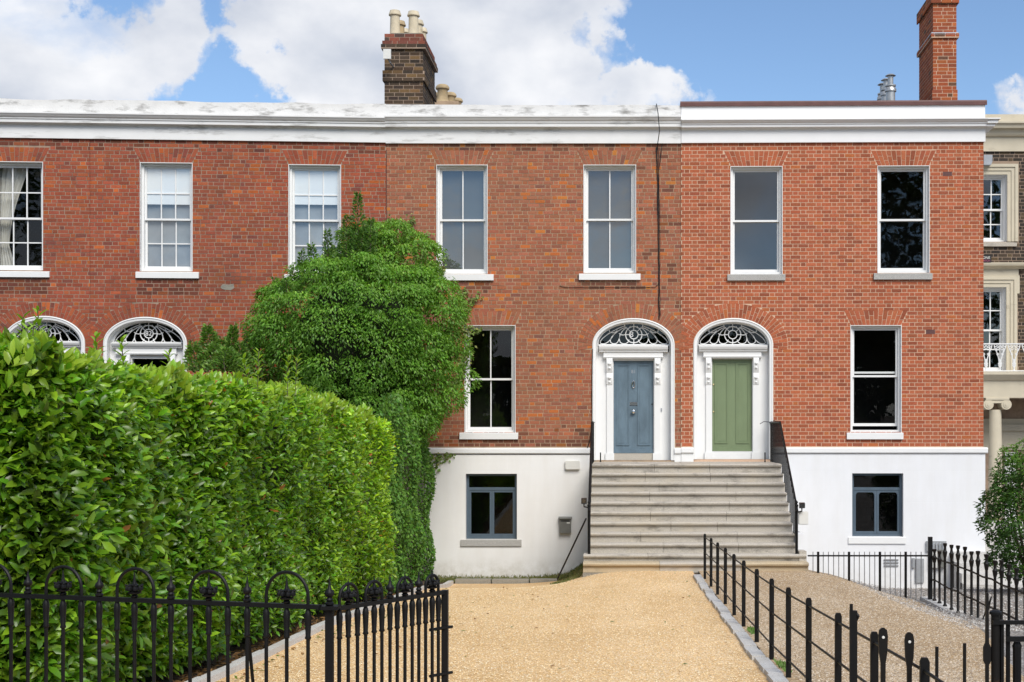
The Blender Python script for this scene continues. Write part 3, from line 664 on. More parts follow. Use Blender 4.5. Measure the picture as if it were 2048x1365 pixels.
zk = fr.Z(768, CX, v); MB().lathe([(.0,-.015),(.022,-.01),(.022,.01),(0,.02)], (dc, -v-.01, zk+.06), 8).tube([(dc+.028*math.sin(q), -v-.03-.008*math.cos(q), zk-.015+.075*math.cos(q)) for q in np.linspace(0, 2*math.pi, 17)[:-1]], .010, 6, True).build('door_knocker', M['chrome'], leaf, True)
text('number', '81', .10, (dc, -v-.002, fr.Z(744, CX, v)), M['lead_grey'], leaf, ext=.002)
MB().lathe([(.016,0),(.016,.008),(.004,.012)], (0,0,0), 10).build('lock', M['plastic_black'], leaf, True, (d1-.03, -v, fr.Z(809, CX, v))).rotation_euler = (R(90), 0, 0)

# ---- house 80 (green door)
fr = FC; H = house(fr, 'repointed bright brick house with green door and large plain sash windows'); H80 = H
u0, u1 = .004, fr.U(1967); z1 = fr.Z(286, 1660); zb = fr.Z(896, 1660); holes = []; rects = []; W80 = empty('brick_wall', parent=H)
for i, (o, s, m_) in enumerate([((1462,334,1564,549), (1455,549,1571,561), 443), ((1756,333,1858,546), (1748,547,1865,559), 441), ((1702,652,1802,866), (1694,866,1807,879), 753)]):
    r = sash(H, fr, *o, s, m_, 1, (1, 1), 'glass' if i == 0 else 'glass_dark', 'granite_sill' if i < 2 else 'white_paint', inside='room_pale' if i == 0 else 'room_dark', drop=.08 if i == 2 else 0, rev=.08)
    rects.append(r); holes.append(rect_hole(*r)); holes.append(flat_arch(W80, r[0], r[1], r[3]+.012, 30/94, .15, 13, 'h80', 'brick_clean'))
D80 = doorway(H, fr, (1387,1546), 637, 690, 919, (1397,1534,648,689), (1398,1535,692,703), (1407,1523,703,716), (1413,1424,771), (1424,719,1504,903), 'door_green')
uc, zs, a, b, zz = D80[3]; holes.append(ring_arch(W80, uc, zs, a+.012, b+.012, 28/94, 39, 'h80', 'brick_clean')); rects.append(D80[4])
band_t, band_b = fr.Z(896, 1770), fr.Z(907, 1770)
for q in ((1886,345,1904,352), (1852,661,1870,668)):       # dark air bricks
    a0, b0 = fr.uv(q[0], q[1]); a1, b1 = fr.uv(q[2], q[3]); holes.append(rect_hole(a0-.006, a1+.006, b1-.01, b0+.02))
    mb = MB(); mb.fb(a0, a1, -.02, .001, b1-.004, b0+.012)
    for k in range(5): uu = a0+(a1-a0)*(k+.5)/5; mb.fb(uu-.006, uu+.006, .001, .004, b1, b0)
    for k in range(3): zz_ = b1+(b0-b1)*k/2; mb.fb(a0, a1, .001, .003, zz_-.006, zz_+.006)
    mb.build('air_brick', M['capping_red'], H)
holed_wall('mortar', M['mortar_cream'], W80, u0, u1, band_t-.3, z1+.05, rects, fills=spandrel(uc, zs, a, b))
put_bricks(W80, lay(u0, u1, zb, z1, holes, 'h80', phase=.02), 'brick_clean', 165, (fr.U(1660), fr.Z(480)))
cw = casement(H, fr, 1704, 947, 1806, 1074, (1697,1075,1812,1088), 978, True)
basement(H, fr, fr.U(1546), u1+.03, -1.2, band_b, [cw], 'render_cool', [(fr.U(1546), u1, band_b, band_t, .08), (u0, fr.U(1387), band_b, band_t, 0)])
MB().fb(u0, fr.U(1387), -.01, .03, fr.Z(921)-.6, band_b).build('wall_base', M['white_paint'], H)
MB().add([(u1+.03,-.03,-1.2),(u1+.03,1,-1.2),(u1+.03,1,band_b),(u1+.03,-.03,band_b)], [(0,1,2,3)]).build('basement_return', M['render_cool'], H)
KC = (fr.Z(255, 1660, .12), fr.Z(235, 1660, .35), fr.Z(211, 1660, .02))
cornice(H, fr, u0, u1+.03, z1, KC, ('cornice_clean', 'cornice_clean'), ret=.0)
rt = MB(); zs_, zc, zp = KC; hc = zc-zs_
for vv, za, zbb in ((.162, zs_, zs_+hc*.37), (.21, zs_+hc*.37, zs_+hc*.84), (.252, zs_+hc*.84, zc)):
    rt.box(u1+.031, u1+.03+vv*1.05, -vv, 1.5, za, zbb)      # the cornice returns round the end of the terrace
rt.build('cornice_return', M['cornice_clean'], H)
MB().sweep([(-.3, zp+.02), (-.3, zp+.1), (.05, zp+.09), (.06, zp+.06), (.06, zp-.012), (.022, zp-.012), (.022, zp+.01)], u0-.02, u1+.06).build('parapet_capping', M['capping_red'], H)
body(H, u0, u1, 9.3, True)
_, leaf, (d0, d1, dz0, dz1, v), _, _ = D80
for py in (770, 824): MB().lathe([(.018,0),(.018,.014),(.008,.02)], (0,0,0), 10).build('lock', M['brass'], leaf, True, (d0+.03, -v, fr.Z(py, CX, v))).rotation_euler = (R(90), 0, 0)

# ---- houses 82 and 83 (left, behind the hedge)
fr = FA
def left_house(label, pa, pb, wins, arch, number, dark):
    H = house(fr, label); u0, u1 = fr.U(pa)+.003, fr.U(pb)-.003; z1 = fr.Z(283, 500); zb = fr.Z(900, 500); holes = []; rects = []; W = empty('brick_wall', parent=H)
    for k in wins:
        r = sash(H, fr, *k['o'], k['s'], k['m'], 3, (2, 2), **k.get('kw', {})); rects.append(r); holes.append(rect_hole(*r)); holes.append(flat_arch(W, r[0], r[1], r[3]+.012, 28/94, .15, 13, 'h82', 'brick_old'))
    D = doorway(H, fr, *arch, number, 0, opened=dark)
    uc, zs, a, b, zz = D[3]; holes.append(ring_arch(W, uc, zs, a+.012, b+.012, 26/94, 39, 'h82', 'brick_old')); rects.append(D[4])
    holed_wall('mortar', M['mortar_grey'], W, u0, u1, zb-.3, z1+.05, rects, fills=spandrel(uc, zs, a, b))
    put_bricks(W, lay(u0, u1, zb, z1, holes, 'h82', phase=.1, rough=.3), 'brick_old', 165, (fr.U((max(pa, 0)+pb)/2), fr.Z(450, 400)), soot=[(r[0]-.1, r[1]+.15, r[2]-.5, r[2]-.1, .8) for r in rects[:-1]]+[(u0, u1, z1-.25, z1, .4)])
    basement(H, fr, u0, u1, -1.0, zb-.1, [], 'render_warm', [(u0, u1, zb-.1, zb, 0)])
    cornice(H, fr, u0-.003, u1+.003, z1, (fr.Z(252, 500, .12), fr.Z(228, 500, .35), fr.Z(205, 500, .02)), ('cornice_white', 'parapet_white')); body(H, u0, u1, 9.3)
    return H
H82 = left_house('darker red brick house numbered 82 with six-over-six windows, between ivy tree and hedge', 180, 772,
    [dict(o=(281,326,384,543), s=(271,544,397,557), m=439, kw=dict(blind_or_backing=('blind_white', .37), inside='room_pale', sky_backing=True)), dict(o=(578,330,681,549), s=(568,549,692,561), m=441, kw=dict(blind_or_backing=('blind_white', .35), inside='room_pale', sky_backing=True))],
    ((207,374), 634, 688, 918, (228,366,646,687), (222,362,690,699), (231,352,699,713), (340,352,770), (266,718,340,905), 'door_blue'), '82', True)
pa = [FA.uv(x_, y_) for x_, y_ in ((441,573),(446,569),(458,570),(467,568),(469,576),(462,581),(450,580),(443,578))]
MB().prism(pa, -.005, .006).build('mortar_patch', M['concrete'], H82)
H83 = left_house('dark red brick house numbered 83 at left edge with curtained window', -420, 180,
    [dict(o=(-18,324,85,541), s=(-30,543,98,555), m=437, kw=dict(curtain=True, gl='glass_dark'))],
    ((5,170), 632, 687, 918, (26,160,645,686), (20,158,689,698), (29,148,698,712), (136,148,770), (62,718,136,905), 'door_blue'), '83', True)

# ------------------------------------------------------------------ chimneys
def chimney(h, fr, a, b, v0, v1, z0, z1, pal, mk, mortar, bands, cap):
    """a, b in u; v0 front and v1 rear (negative); bricks on the front and on both sides, projecting bands"""
    c = MB().fb(a+.003, b-.003, v1+.003, v0-.003, z0, z1-.01).build('chimney', M[mortar], h)
    one = []; rest = MB(); ch = .085
    n = int((z1-z0)/ch)
    for r in range(n):
        zt = z1-r*ch; zb_ = zt-ch+.013; zm = (zt+zb_)/2; out = 0
        for (q0, q1, d) in bands:
            if q0 < zm < q1: out = d
        for face in ('front', 'right', 'left'):
            lo, hi = (a-out, b+out) if face == 'front' else (v1-out, v0+out)
            u = lo-(.118 if r % 2 else 0)-random.choice((0, 0, .03)); k = 0
            while u < hi-.03:
                w_ = .235 if random.random() > .12 else .118; e = min(u+w_-.014, hi); s_ = max(u, lo)
                if e-s_ > .015:
                    t_ = tone(cap if cap and zt > z1-.2 else pal)
                    if face == 'front': one.append((s_, e, v0+out-.03, v0+out, zb_, zt, t_))
                    elif face == 'right': one.append((b+out-.03, b+out, s_, min(e, v0+out-.032), zb_, zt, t_))
                    else: one.append((a-out, a-out+.03, s_, min(e, v0+out-.032), zb_, zt, t_))
                u += w_; k += 1
    one = [o for o in one if o[3]-o[2] > .02]
    one.sort(key=lambda o: -((o[1]-o[0]) if o[3]-o[2] < .05 else .05))
    for i, o in enumerate(one):
        if i < 90:
            q = link('brick', brick_mesh(o[1]-o[0], o[5]-o[4], .015, o[6], mk), c); q.location = ((o[0]+o[1])/2, -(o[2]+o[3])/2, (o[4]+o[5])/2)
        else: rest.fb(*o)
    rest.build('bricks', M[mk], c, kind='stuff')
    for (q0, q1, d) in bands: MB().fb(a-d+.003, b+d-.003, v1-d+.003, v0+d-.003, q0+.002, q1-.002).build('band', M[mortar], c)
    return c
def pot(c, u, v, z, hgt, r, m, squat=False):
    p = MB().lathe([(r*1.25,0),(r*1.2,.05),(r*1.02,.09),(r*.98,hgt*.4),(r*.93,hgt*.80),(r*1.0,hgt*.815),(r*1.22,hgt*.83),(r*1.24,hgt*.86),(r*1.1,hgt*.92),(r*1.0,hgt),(r*.82,hgt),(r*.8,hgt-.2)], (0,0,0), 18)
    return p.build('chimney_pot', M[m], c, True, (u, -v, z))
fr = FB; v = -2.2
ca, czt = fr.uv(769, 68, v); cb = fr.U(846, v)
ch = chimney(H81, fr, ca, cb, v, v-1.9, 8.6, czt, 'dark', 'brick_dark', 'mortar_grey', [(czt-.36, czt-.28, .07), (czt-.28, czt-.19, .045), (fr.Z(162, CX, v), fr.Z(143, CX, v), .04)], 'cap_red')
top = [o for o in ch.children if o.location.z > czt-.30]
for px, dv, m_, hh in ((790, -.3, 'pot_cream', .64), (824, -.3, 'pot_cream', .62), (790, -.95, 'pot_tan', .6), (824, -.95, 'pot_cream', .62), (790, -1.55, 'pot_cream', .6), (824, -1.55, 'pot_cream', .62)):
    pot(ch, fr.U(px+(3 if px > 800 else 0), v-.3), v+dv, czt-.02, hh, .118, m_)
MB().fb(ca+.12, cb-.05, v-1.8, v-.1, czt-.01, czt+.05).build('flaunching', M['concrete'], ch)
# a lower stack further back
v2 = -6.5; pa, pz = fr.uv(884, 206, v2)
c2 = MB().fb(pa-.35, pa+.45, v2-1.4, v2+.1, 8.6, pz+.02).build('chimney', M['mortar_tan'], H81)
mb = MB().lathe([(.2,0),(.17,.06),(.145,.12),(.135,.36),(.15,.38),(.18,.4),(.185,.44),(.15,.5),(.12,.52),(.11,.3)], (0,0,0), 16)
for du, dv, s in ((0, -.1, 1), (-.2, -.75, .9), (.13, -.7, .9), (.25, -1.2, .85)):
    o = link('chimney_pot', mb.mesh('chimney_pot', M['pot_tan'], True) if du == 0 else mb.mesh('chimney_pot', M['pot_tan'], True), c2, (pa+du, -(v2+dv), pz)); o.scale = (s, s, s*.95)
# tall stack on the right
fr = FC; v = -2.0
ca = fr.U(1866, v); cb = fr.U(1913, v); zt = fr.Z(-14, 1890, v)
chr_ = chimney(H80, fr, ca, cb, v, v-1.5, 8.8, zt, 'chim_red', 'brick_clean', 'mortar_cream', [(fr.Z(5, 1890, v), zt, .05), (fr.Z(77, 1890, v), fr.Z(71, 1890, v), .05), (8.8, fr.Z(183, 1890, v), .02)], None)
MB().sweep([(v-1.55, fr.Z(70, 1890, v)), (v+.052, fr.Z(70.5, 1890, v)), (v+.006, fr.Z(65, 1890, v)), (v-1.55, fr.Z(65, 1890, v))], ca-.04, cb+.04).build('lead_flashing', M['lead_grey'], chr_)
fl = empty('flue_cluster', (0,0,0)); tag(fl, 'cluster of three steel flue pipes with conical caps behind right parapet', 'flue')
for px, top_, D in ((1781, 148, 29.5), (1772, 157, 30.3), (1765, 166, 31.2)):
    p = ray(px, 200, D); t = ray(px, top_, D).z; r = .105
    MB().lathe([(r,9.2-t),(r,-.42),(r*1.25,-.41),(r*1.25,-.36),(r*.9,-.30),(r*1.15,-.29),(r*1.15,-.26),(r*.6,-.25),(r*.6,-.06),(r*1.15,-.05),(r*.7,-.015),(.01,0)], (0,0,0), 16).build('flue_pipe', M['flue_steel'], fl, True, (p.x, p.y, t))
# ------------------------------------------------------------------ the stone steps shared by the two doors
def DY(D): return D-D0
ST = empty('stone_steps', (1.3, -4, 0)); tag(ST, 'wide worn granite steps rising to the blue and green doors', 'steps')
ST_L, ST_R = -.563, 3.22
zL = CAMZ-.677; steps = []
for i in range(11):
    d = 1.8+.275*i; z = zL-.174*i if i < 10 else .155
    steps.append((d, z))
def step_stone(x0, x1, d_front, z, h_, depth, m, nos=.035):
    yf = -d_front; p = [(yf+.05, z-h_), (yf+.05, z-.066), (yf+.006, z-.058), (yf-.004, z-.045), (yf-.006, z-.022), (yf+.006, z-.006), (yf+.03, z), (yf+depth, z), (yf+depth, z-h_)]
    mb = MB(); seg = max(3, int((x1-x0)/.16)); vs = []; n = len(p)
    for k in range(seg+1):
        x = x0+(x1-x0)*k/seg; dw = random.uniform(-.004, .004); dz_ = random.uniform(-.0035, .003)
        for j, (yy, zz_) in enumerate(p):
            vs.append((x, yy+(dw if 2 <= j <= 6 else 0), zz_+(dz_ if 3 <= j <= 7 else 0)))
    fs = [tuple(range(n)), tuple(range((seg+1)*n-1, seg*n-1, -1))]+[(k*n+j, (k+1)*n+j, (k+1)*n+(j+1)%n, k*n+(j+1)%n) for k in range(seg) for j in range(n)]
    mb.add(vs, fs); o = mb.build('step_stone', M[m], ST, True, (-1.3, 4, 0)); return o
jn = [(.33,.62), (.28,.62), (.35,.7), (.3,.74), (.37,.7), (.3,.68), (.4,.63), (.25,.72), (.36,.72), (.29,.66), (.34,.70)]
for i, (d, z) in enumerate(steps):
    xa, xb = (ST_L-.01*i*0, ST_R) if i < 9 else (-.66, 3.36)
    cuts = [xa]+[xa+(xb-xa)*q for q in jn[i]]+[xb]
    hh = .176 if i < 9 else (.2 if i == 9 else .18)
    for k in range(3):
        m = 'granite_gold' if (i == 10 and k in (0, 2)) or (i == 0 and k == 0 and False) else 'granite'
        if i == 10: yf = -d
        step_stone(cuts[k]+.003, cuts[k+1]-.003, d, z, hh, .33 if i else .42, m)
# landing slabs behind the top stones
xs = [ST_L, .35, 1.25, 2.2, ST_R]
for k in range(4): MB().box(xs[k]+.003, xs[k+1]-.003, -1.375, .24, zL-.12, zL-.001-.002*(k % 2)).build('landing_slab', M['granite'], ST, False, (-1.3, 4, 0))
MB().box(-.66, 3.36, -4.52, -4.2, -.75, -.03).build('foundation', M['concrete'], ST, False, (-1.3, 4, 0))
for x0, x1 in ((ST_L+.012, ST_L+.15), (ST_R-.15, ST_R-.012)):
    poly = [(0, -.9), (0, zL-.13)]; ys = [(-.0, -.9), (-.0, zL-.13), (-1.60, zL-.13)]
    for i in range(1, 11): ys += [(-(steps[i-1][0]-.07), ys[-1][1]), (-(steps[i-1][0]-.07), steps[i][1]-.09)]
    ys += [(-4.45, ys[-1][1]), (-4.45, -.9)]
    mb = MB(); n = len(ys); mb.add([(x0, y, z) for y, z in ys]+[(x1, y, z) for y, z in ys], [tuple(range(n)), tuple(range(2*n-1, n-1, -1))]+[(i, i+n, (i+1)%n+n, (i+1)%n) for i in range(n)])
    mb.build('flank_wall', M['render_warm'], ST, False, (-1.3, 4, 0))
mb = MB().box(3.23, 3.36, -4.25, -3.3, -.6, .33).build('end_block', M['granite'], ST, False, (-1.3, 4, 0))
MB().box(3.225, 3.35, -3.98, -3.3, .335, .62).build('end_pier', M['render_cool'], ST, False, (-1.3, 4, 0))

# ------------------------------------------------------------------ iron hand rails of the steps
def stair_rail(x, label, flare):
    e = empty('stair_railing', (x, -2.5, 0)); tag(e, label, 'railing')
    off = (-x, 2.5, 0)
    zt = zL+.83
    def rail_z(d): return zt if d <= 1.75 else zt-(d-1.75)*(.174/.275)+.0
    path = [(x, -.05, zt), (x, -1.75, zt), (x, -4.15, rail_z(4.15)), (x, -4.28, rail_z(4.15)-.10)]
    MB().tube(path, .021, 8).build('handrail', M['iron'], e, True, off)
    d = .12
    while d < 4.2:
        zb_ = zL if d < 1.8 else [z for dd, z in steps if dd <= d+.03][-1]
        MB().tube([(x, -d, zb_-.01), (x, -d, rail_z(d))], .0095, 6).build('baluster', M['iron'], e, False, off); d += .165
    MB().tube([(x, -4.18, steps[8][1]-.2), (x, -4.18, rail_z(4.15)-.02)], .026, 8).lathe([(.03,0),(.035,.02),(.012,.05),(.03,.075),(.0,.115)], (x, -4.18, rail_z(4.15)-.02), 8).build('newel', M['iron'], e, True, off)
    if flare: MB().tube([(x-.22, -.06, zt-.03), (x-.14, -.06, zt+.02), (x, -.05, zt+.01), (x+.08, -.06, zt+.045), (x+.16, -.08, zt+.0)], .007, 6).build('scroll', M['iron'], e, True, off)
    return e
RL = stair_rail(ST_L+.005, 'black iron stair railing beside the blue door', False)
RR = stair_rail(ST_R-.03, 'black iron stair railing beside the green door', True)
st = MB().tube([ray(1172, 1038, 23.6), ray(1115, 1158, 25.6)], .016, 8).build('railing_stay', M['iron'], None, True)
tag(st, 'thin slanting iron brace from left stair railing to the ground', 'brace')
for px, py in ((1201, 915), (1530, 908)):
    p = ray(px, py, D0-.35)
    o = MB().tube([(p.x, p.y, zL-.01), (p.x, p.y, zL+.20)], .013, 8).lathe([(.02,0),(.02,.012),(.012,.02)], (p.x, p.y, zL-.004), 8).build('boot_scraper_post', M['iron'], None, True)
    tag(o, 'short iron stub on the landing beside the %s door' % ('blue' if px < 1300 else 'green'), 'iron stub')

# ------------------------------------------------------------------ fittings on the walls
fr = FB
def on(fr, o): o.location = (fr.o.x, fr.o.y, 0); o.rotation_euler = (0, 0, fr.a); return o
def rbox(mb, u0, u1, v0, v1, z0, z1, c=.012):
    P = [(u0+c,z0),(u1-c,z0),(u1,z0+c),(u1,z1-c),(u1-c,z1),(u0+c,z1),(u0,z1-c),(u0,z0+c)]
    mb.prism(P, v0, v1-c); mb.prism([(u0+c*1.2+(u-u0-c)*.0 if False else u0+(u-u0)*.94+(u1-u0)*.03, z0+(z-z0)*.9+(z1-z0)*.05) for u, z in P], v1-c, v1); return mb
a0, b1 = fr.uv(1130, 922, .08); a1, b0 = fr.uv(1160, 940, .08)
al = on(fr, rbox(MB(), a0, a1, .031, .10, b0, b1, .02).build('alarm_box', M['box_cream'], None)); tag(al, 'cream alarm box high on the white basement wall left of steps', 'alarm box')
a0, b1 = fr.uv(1118, 1034, .1); a1, b0 = fr.uv(1143, 1067, .1)
lb = on(fr, empty('letter_box')); tag(lb, 'grey metal letter box on white wall beside the steps', 'letter box')
MB().fb(a0+.01, a1-.01, .031, .13, b0, b1-.035).build('box', M['box_grey'], lb); MB().sweep([(.031, b1-.034), (.155, b1-.045), (.155, b1-.03), (.031, b1)], a0-.01, a1+.01).build('lid', M['box_grey'], lb)
MB().fb(a0+.04, a1-.04, .13, .134, b1-.10, b1-.075).build('slot', M['plastic_black'], lb); MB().fb(a1-.10, a1-.03, .13, .133, b1-.14, b1-.115).build('name_plate', M['plastic_white'], lb)
hk = MB(); P = [fr.uv(857, 1030, .05), fr.uv(858, 1105, .05), fr.uv(862, 1112, .05), fr.uv(868, 1110, .05), fr.uv(870, 1105, .05)]
hk.tube([(u, -.05, z) for u, z in P], .009, 6); o = on(fr, hk.build('hanging_cable', M['plastic_black'], None, True)); tag(o, 'thin black cable ending in a hook on white wall beside ivy', 'cable')
def wire(fr, pts, r, v=.012, wob=.006):
    out = []
    for i in range(len(pts)-1):
        (x0, y0), (x1, y1) = pts[i], pts[i+1]; n = max(2, int(math.hypot(x1-x0, y1-y0)/14))
        for k in range(n):
            t = k/n; u, z = fr.uv(x0+(x1-x0)*t, y0+(y1-y0)*t, v); out.append((u+random.uniform(-wob, wob), -v-random.uniform(0, .006), z))
    u, z = fr.uv(*pts[-1], v); out.append((u, -v, z)); return MB().tube(out, r, 5)
wr = on(fr, empty('wall_cable')); tag(wr, 'black cables running down the brickwork from parapet to blue doorway', 'cable')
for m_, r_ in ((wire(fr, [(1313,295),(1315,360),(1317,500),(1318,640)], .012), 0), (wire(fr, [(1322,262),(1325,285),(1318,340),(1317,470)], .007), 0), (wire(fr, [(1316,300),(1320,430),(1319,560),(1321,632)], .006, .02), 0)): m_.build('cable', M['plastic_black'], wr, True)
u_, z_ = fr.uv(1313, 208, .05); u2, z2 = fr.uv(1316, 226, .37); u3, z3 = fr.uv(1319, 262, .36); u4, z4 = fr.uv(1315, 300, .02)
MB().tube([(u_, .05, z_+.02), (u_, -.03, z_), (u2, -.36, z2), (u3, -.37, z3), (u4, -.06, z4+.1), (u4, -.02, z4)], .010, 6).build('cable', M['plastic_black'], wr, True)
w2 = on(fr, wire(fr, [(1119,572),(1130,575),(1220,575),(1310,575),(1317,568)], .0055).build('wall_cable', M['plastic_black'], None, True)); tag(w2, 'thin horizontal cable along the bricks under right grey window', 'cable')
w3 = on(fr, wire(fr, [(1186,690),(1184,760),(1184,850),(1180,880),(1173,900)], .011).build('wall_cable', M['plastic_black'], None, True)); tag(w3, 'black cable down the left edge of the blue doorway', 'cable')
w4 = on(fr, wire(fr, [(773,300),(773,380),(774,460)], .006, .01, .002).build('wall_cable', M['capping_red'], None, True)); tag(w4, 'thin dark cable down the joint between two houses above ivy tree', 'cable')
u_, z_ = fr.uv(1323, 820, -.16)
bl = on(fr, MB().fb(u_-.014, u_+.014, -.199, -.18, z_-.035, z_+.035).fb(u_-.008, u_+.008, -.18, -.172, z_-.008, z_+.012).build('door_bell', M['lead_grey'], None)); tag(bl, 'small grey bell push on white surround right of blue door', 'door bell')
# chimney aerial box
fa_ = ray(769, 113, 29.6); an = empty('aerial_box', fa_); tag(an, 'white flat aerial box on left edge of dark chimney', 'aerial')
MB().box(0, .17, -.16, -.10, -.1, .12).build('panel', M['plastic_white'], an); MB().tube([(.08,-.10,-.05),(.14,-.06,-.16),(.16,.3,-.17)], .02, 8).build('bracket', M['iron_grey'], an, True)
# floodlights at the steps
def flood(px, py, D, label, flip):
    p = ray(px, py, D); e = empty('floodlight', p); tag(e, label, 'floodlight')
    MB().sweep([(-.03,-.05),(.05,-.035),(.05,.045),(-.03,.06)], -.05, .05).build('lamp_head', M['plastic_black'], e)
    MB().box(-.04, .04, -.054, -.05, -.028, .038).build('lens', M['glass'], e)
    MB().tube([(0,.02,-.04),(0,.02,-.10),(-flip*.12,.02,-.13)], .014, 6).build('bracket', M['plastic_black'], e, True)
flood(1604, 1012, 23.9, 'small black floodlight at lower end of right stair railing', 1); flood(1168, 1003, 23.9, 'small black floodlight clamped to left stair railing', -1)
p = ray(1598, 1050, 23.95); q = ray(1617, 1024, 23.95)
o = rbox(MB(), p.x, q.x, 0, .09, p.z, q.z, .01).build('junction_box', M['plastic_white'], None); o.location = (0, p.y+.1, 0); tag(o, 'pale square junction box beside right stair railing foot', 'junction box')
fr = FC
def fcbox(x0, y0, x1, y1, v0, v1): a, b = fr.uv(x0, y0, v1); c, d = fr.uv(x1, y1, v1); return a, c, v0, v1, d, b
mt = on(fr, empty('meter_cabinet')); tag(mt, 'grey meter cabinet with pipes low on white wall at right corner', 'meter cabinet')
MB().fb(*fcbox(1853,1083,1893,1103,.031,.09)).build('cabinet', M['meter_grey'], mt)
for k in range(5): u_, z_ = fr.uv(1860+k*6.5, 1094, .12); MB().tube([(u_,-.10,z_-.09),(u_,-.11,z_+.05),(u_+.03,-.10,z_+.08)], .014, 6).build('pipe', M['lead_grey'], mt, True)
MB().fb(*fcbox(1861,1103,1876,1136,.031,.12)).build('meter', M['plastic_white'], mt); MB().fb(*fcbox(1877,1100,1892,1135,.031,.16)).build('meter', M['box_grey'], mt)
mb = MB(); vt = on(fr, empty('wall_vent')); tag(vt, 'louvred vent low on white wall behind the small fence', 'vent')
for k in range(3): MB().fb(*fcbox(1768,1119+k*6,1797,1121.5+k*6,.031,.055)).build('louvre', M['iron_grey'], vt)
pn = on(fr, MB().fb(*fcbox(1831,1118,1848,1166,.05,.07)).fb(*fcbox(1825,1117,1830,1136,.031,.09)).build('leaning_board', M['meter_grey'], None)); pn.rotation_euler.x = 0; tag(pn, 'grey board standing against white wall behind the small fence', 'board')

# ------------------------------------------------------------------ kerbs
kb = empty('kerb', (KX, 5-D0, .7)); tag(kb, 'low granite sett kerb between golden and brown gravel drives', 'kerb')
d = 22.3; random.seed(5)
while d > 5.4:
    l = random.uniform(.34, .5); z = float(ground_z(KX, d-l/2)); zA = float(ground_z(KX, d)); zB = float(ground_z(KX, d-l))
    w_ = random.uniform(-.012, .012)
    mb = MB(); x0, x1 = KX-.06+w_, KX+.09+w_; y1, y0 = DY(d)-.006, DY(d-l)+.006; t = .035+random.uniform(-.008, .01)
    mb.add([(x0,y0,zB-.1),(x1,y0,zB-.1),(x1,y1,zA-.1),(x0,y1,zA-.1),(x0+.012,y0+.01,zB+t),(x1-.012,y0+.01,zB+t),(x1-.012,y1-.01,zA+t),(x0+.012,y1-.01,zA+t)], [(0,3,2,1),(4,5,6,7),(0,1,5,4),(1,2,6,5),(2,3,7,6),(3,0,4,7)])
    mb.build('sett', M['kerb_stone'], kb, False, (-KX, -(5-D0), -.7)); d -= l
k2 = empty('kerb', (-3.4, 7-D0, .6)); tag(k2, 'grey stone edging along the foot of the laurel hedge', 'kerb')
d = 26.3
while d > 7.0:
    l = random.uniform(.8, 1.0); zA = float(ground_z(-3.4, d)); zB = float(ground_z(-3.4, d-l)); x0, x1 = -3.47, -3.36; y1, y0 = DY(d)-.004, DY(d-l)+.004; t = .06+random.uniform(-.01, .01)
    MB().add([(x0,y0,zB-.1),(x1,y0,zB-.1),(x1,y1,zA-.1),(x0,y1,zA-.1),(x0,y0,zB+t),(x1-.01,y0,zB+t),(x1-.01,y1,zA+t),(x0,y1,zA+t)], [(0,3,2,1),(4,5,6,7),(0,1,5,4),(1,2,6,5),(2,3,7,6),(3,0,4,7)]).build('edging_stone', M['kerb_stone'], k2, False, (3.4, -(7-D0), -.6)); d -= l
k3 = empty('kerb', (-2.3, -1.2, -.6)); tag(k3, 'mossy concrete kerb in front of the white basement wall', 'kerb')
for x0, x1 in ((-3.35, -2.62), (-2.6, -1.85), (-1.83, -1.28)): MB().box(x0+.004, x1-.004, -1.28, -1.08, -.75, -.525+random.uniform(-.01, .01)).build('edging_stone', M['concrete'], k3, False, (2.3, 1.2, .6))
k4 = empty('kerb', (5, 16-D0, -.2)); tag(k4, 'dark stone plinth under the rusty right-hand railing', 'kerb')
d = 21.25
while d > 12.5:
    l = .62; zA = -.30; MB().box(4.90, 5.12, DY(d-l)+.004, DY(d)-.004, -.5, -.20+random.uniform(-.012, .012)).build('plinth_stone', M['kerb_stone'], k4, False, (-5, -(16-D0), .2)); d -= l

# ------------------------------------------------------------------ post and rod railing between the drives
XR = 1.428; mr = empty('post_railing', (XR, 10-D0, .4)); tag(mr, 'black flat-post railing with three rods between the gravel drives', 'railing'); off = (-XR, -(10-D0), -.4)
tops = []
for px in (1409.7, 1422, 1435, 1450.5, 1468.5, 1487, 1513.4, 1543, 1577, 1617, 1675.5, 1748, 1848):
    s = (px-CX)/XR; D = F/s; z = float(ground_z(XR, D)); w_ = .022; h_ = .77; y = DY(D); r_ = random.uniform(-.006, .006)
    P = [(XR-w_, z-.1), (XR+w_, z-.1), (XR+w_+r_, z+h_-.02), (XR+w_*.6+r_, z+h_), (XR-w_*.6+r_, z+h_), (XR-w_+r_, z+h_-.02)]
    MB().prism(P, -y-.012, -y+.012).build('post', M['iron'], mr, False, off); tops.append((D, z))
tops.append((5.0, float(ground_z(XR, 5.0))))
for f_ in (.71, .45, .15):
    MB().tube([(XR, DY(D), z+f_) for D, z in tops], .0085, 8).build('rod', M['iron'], mr, True, off)

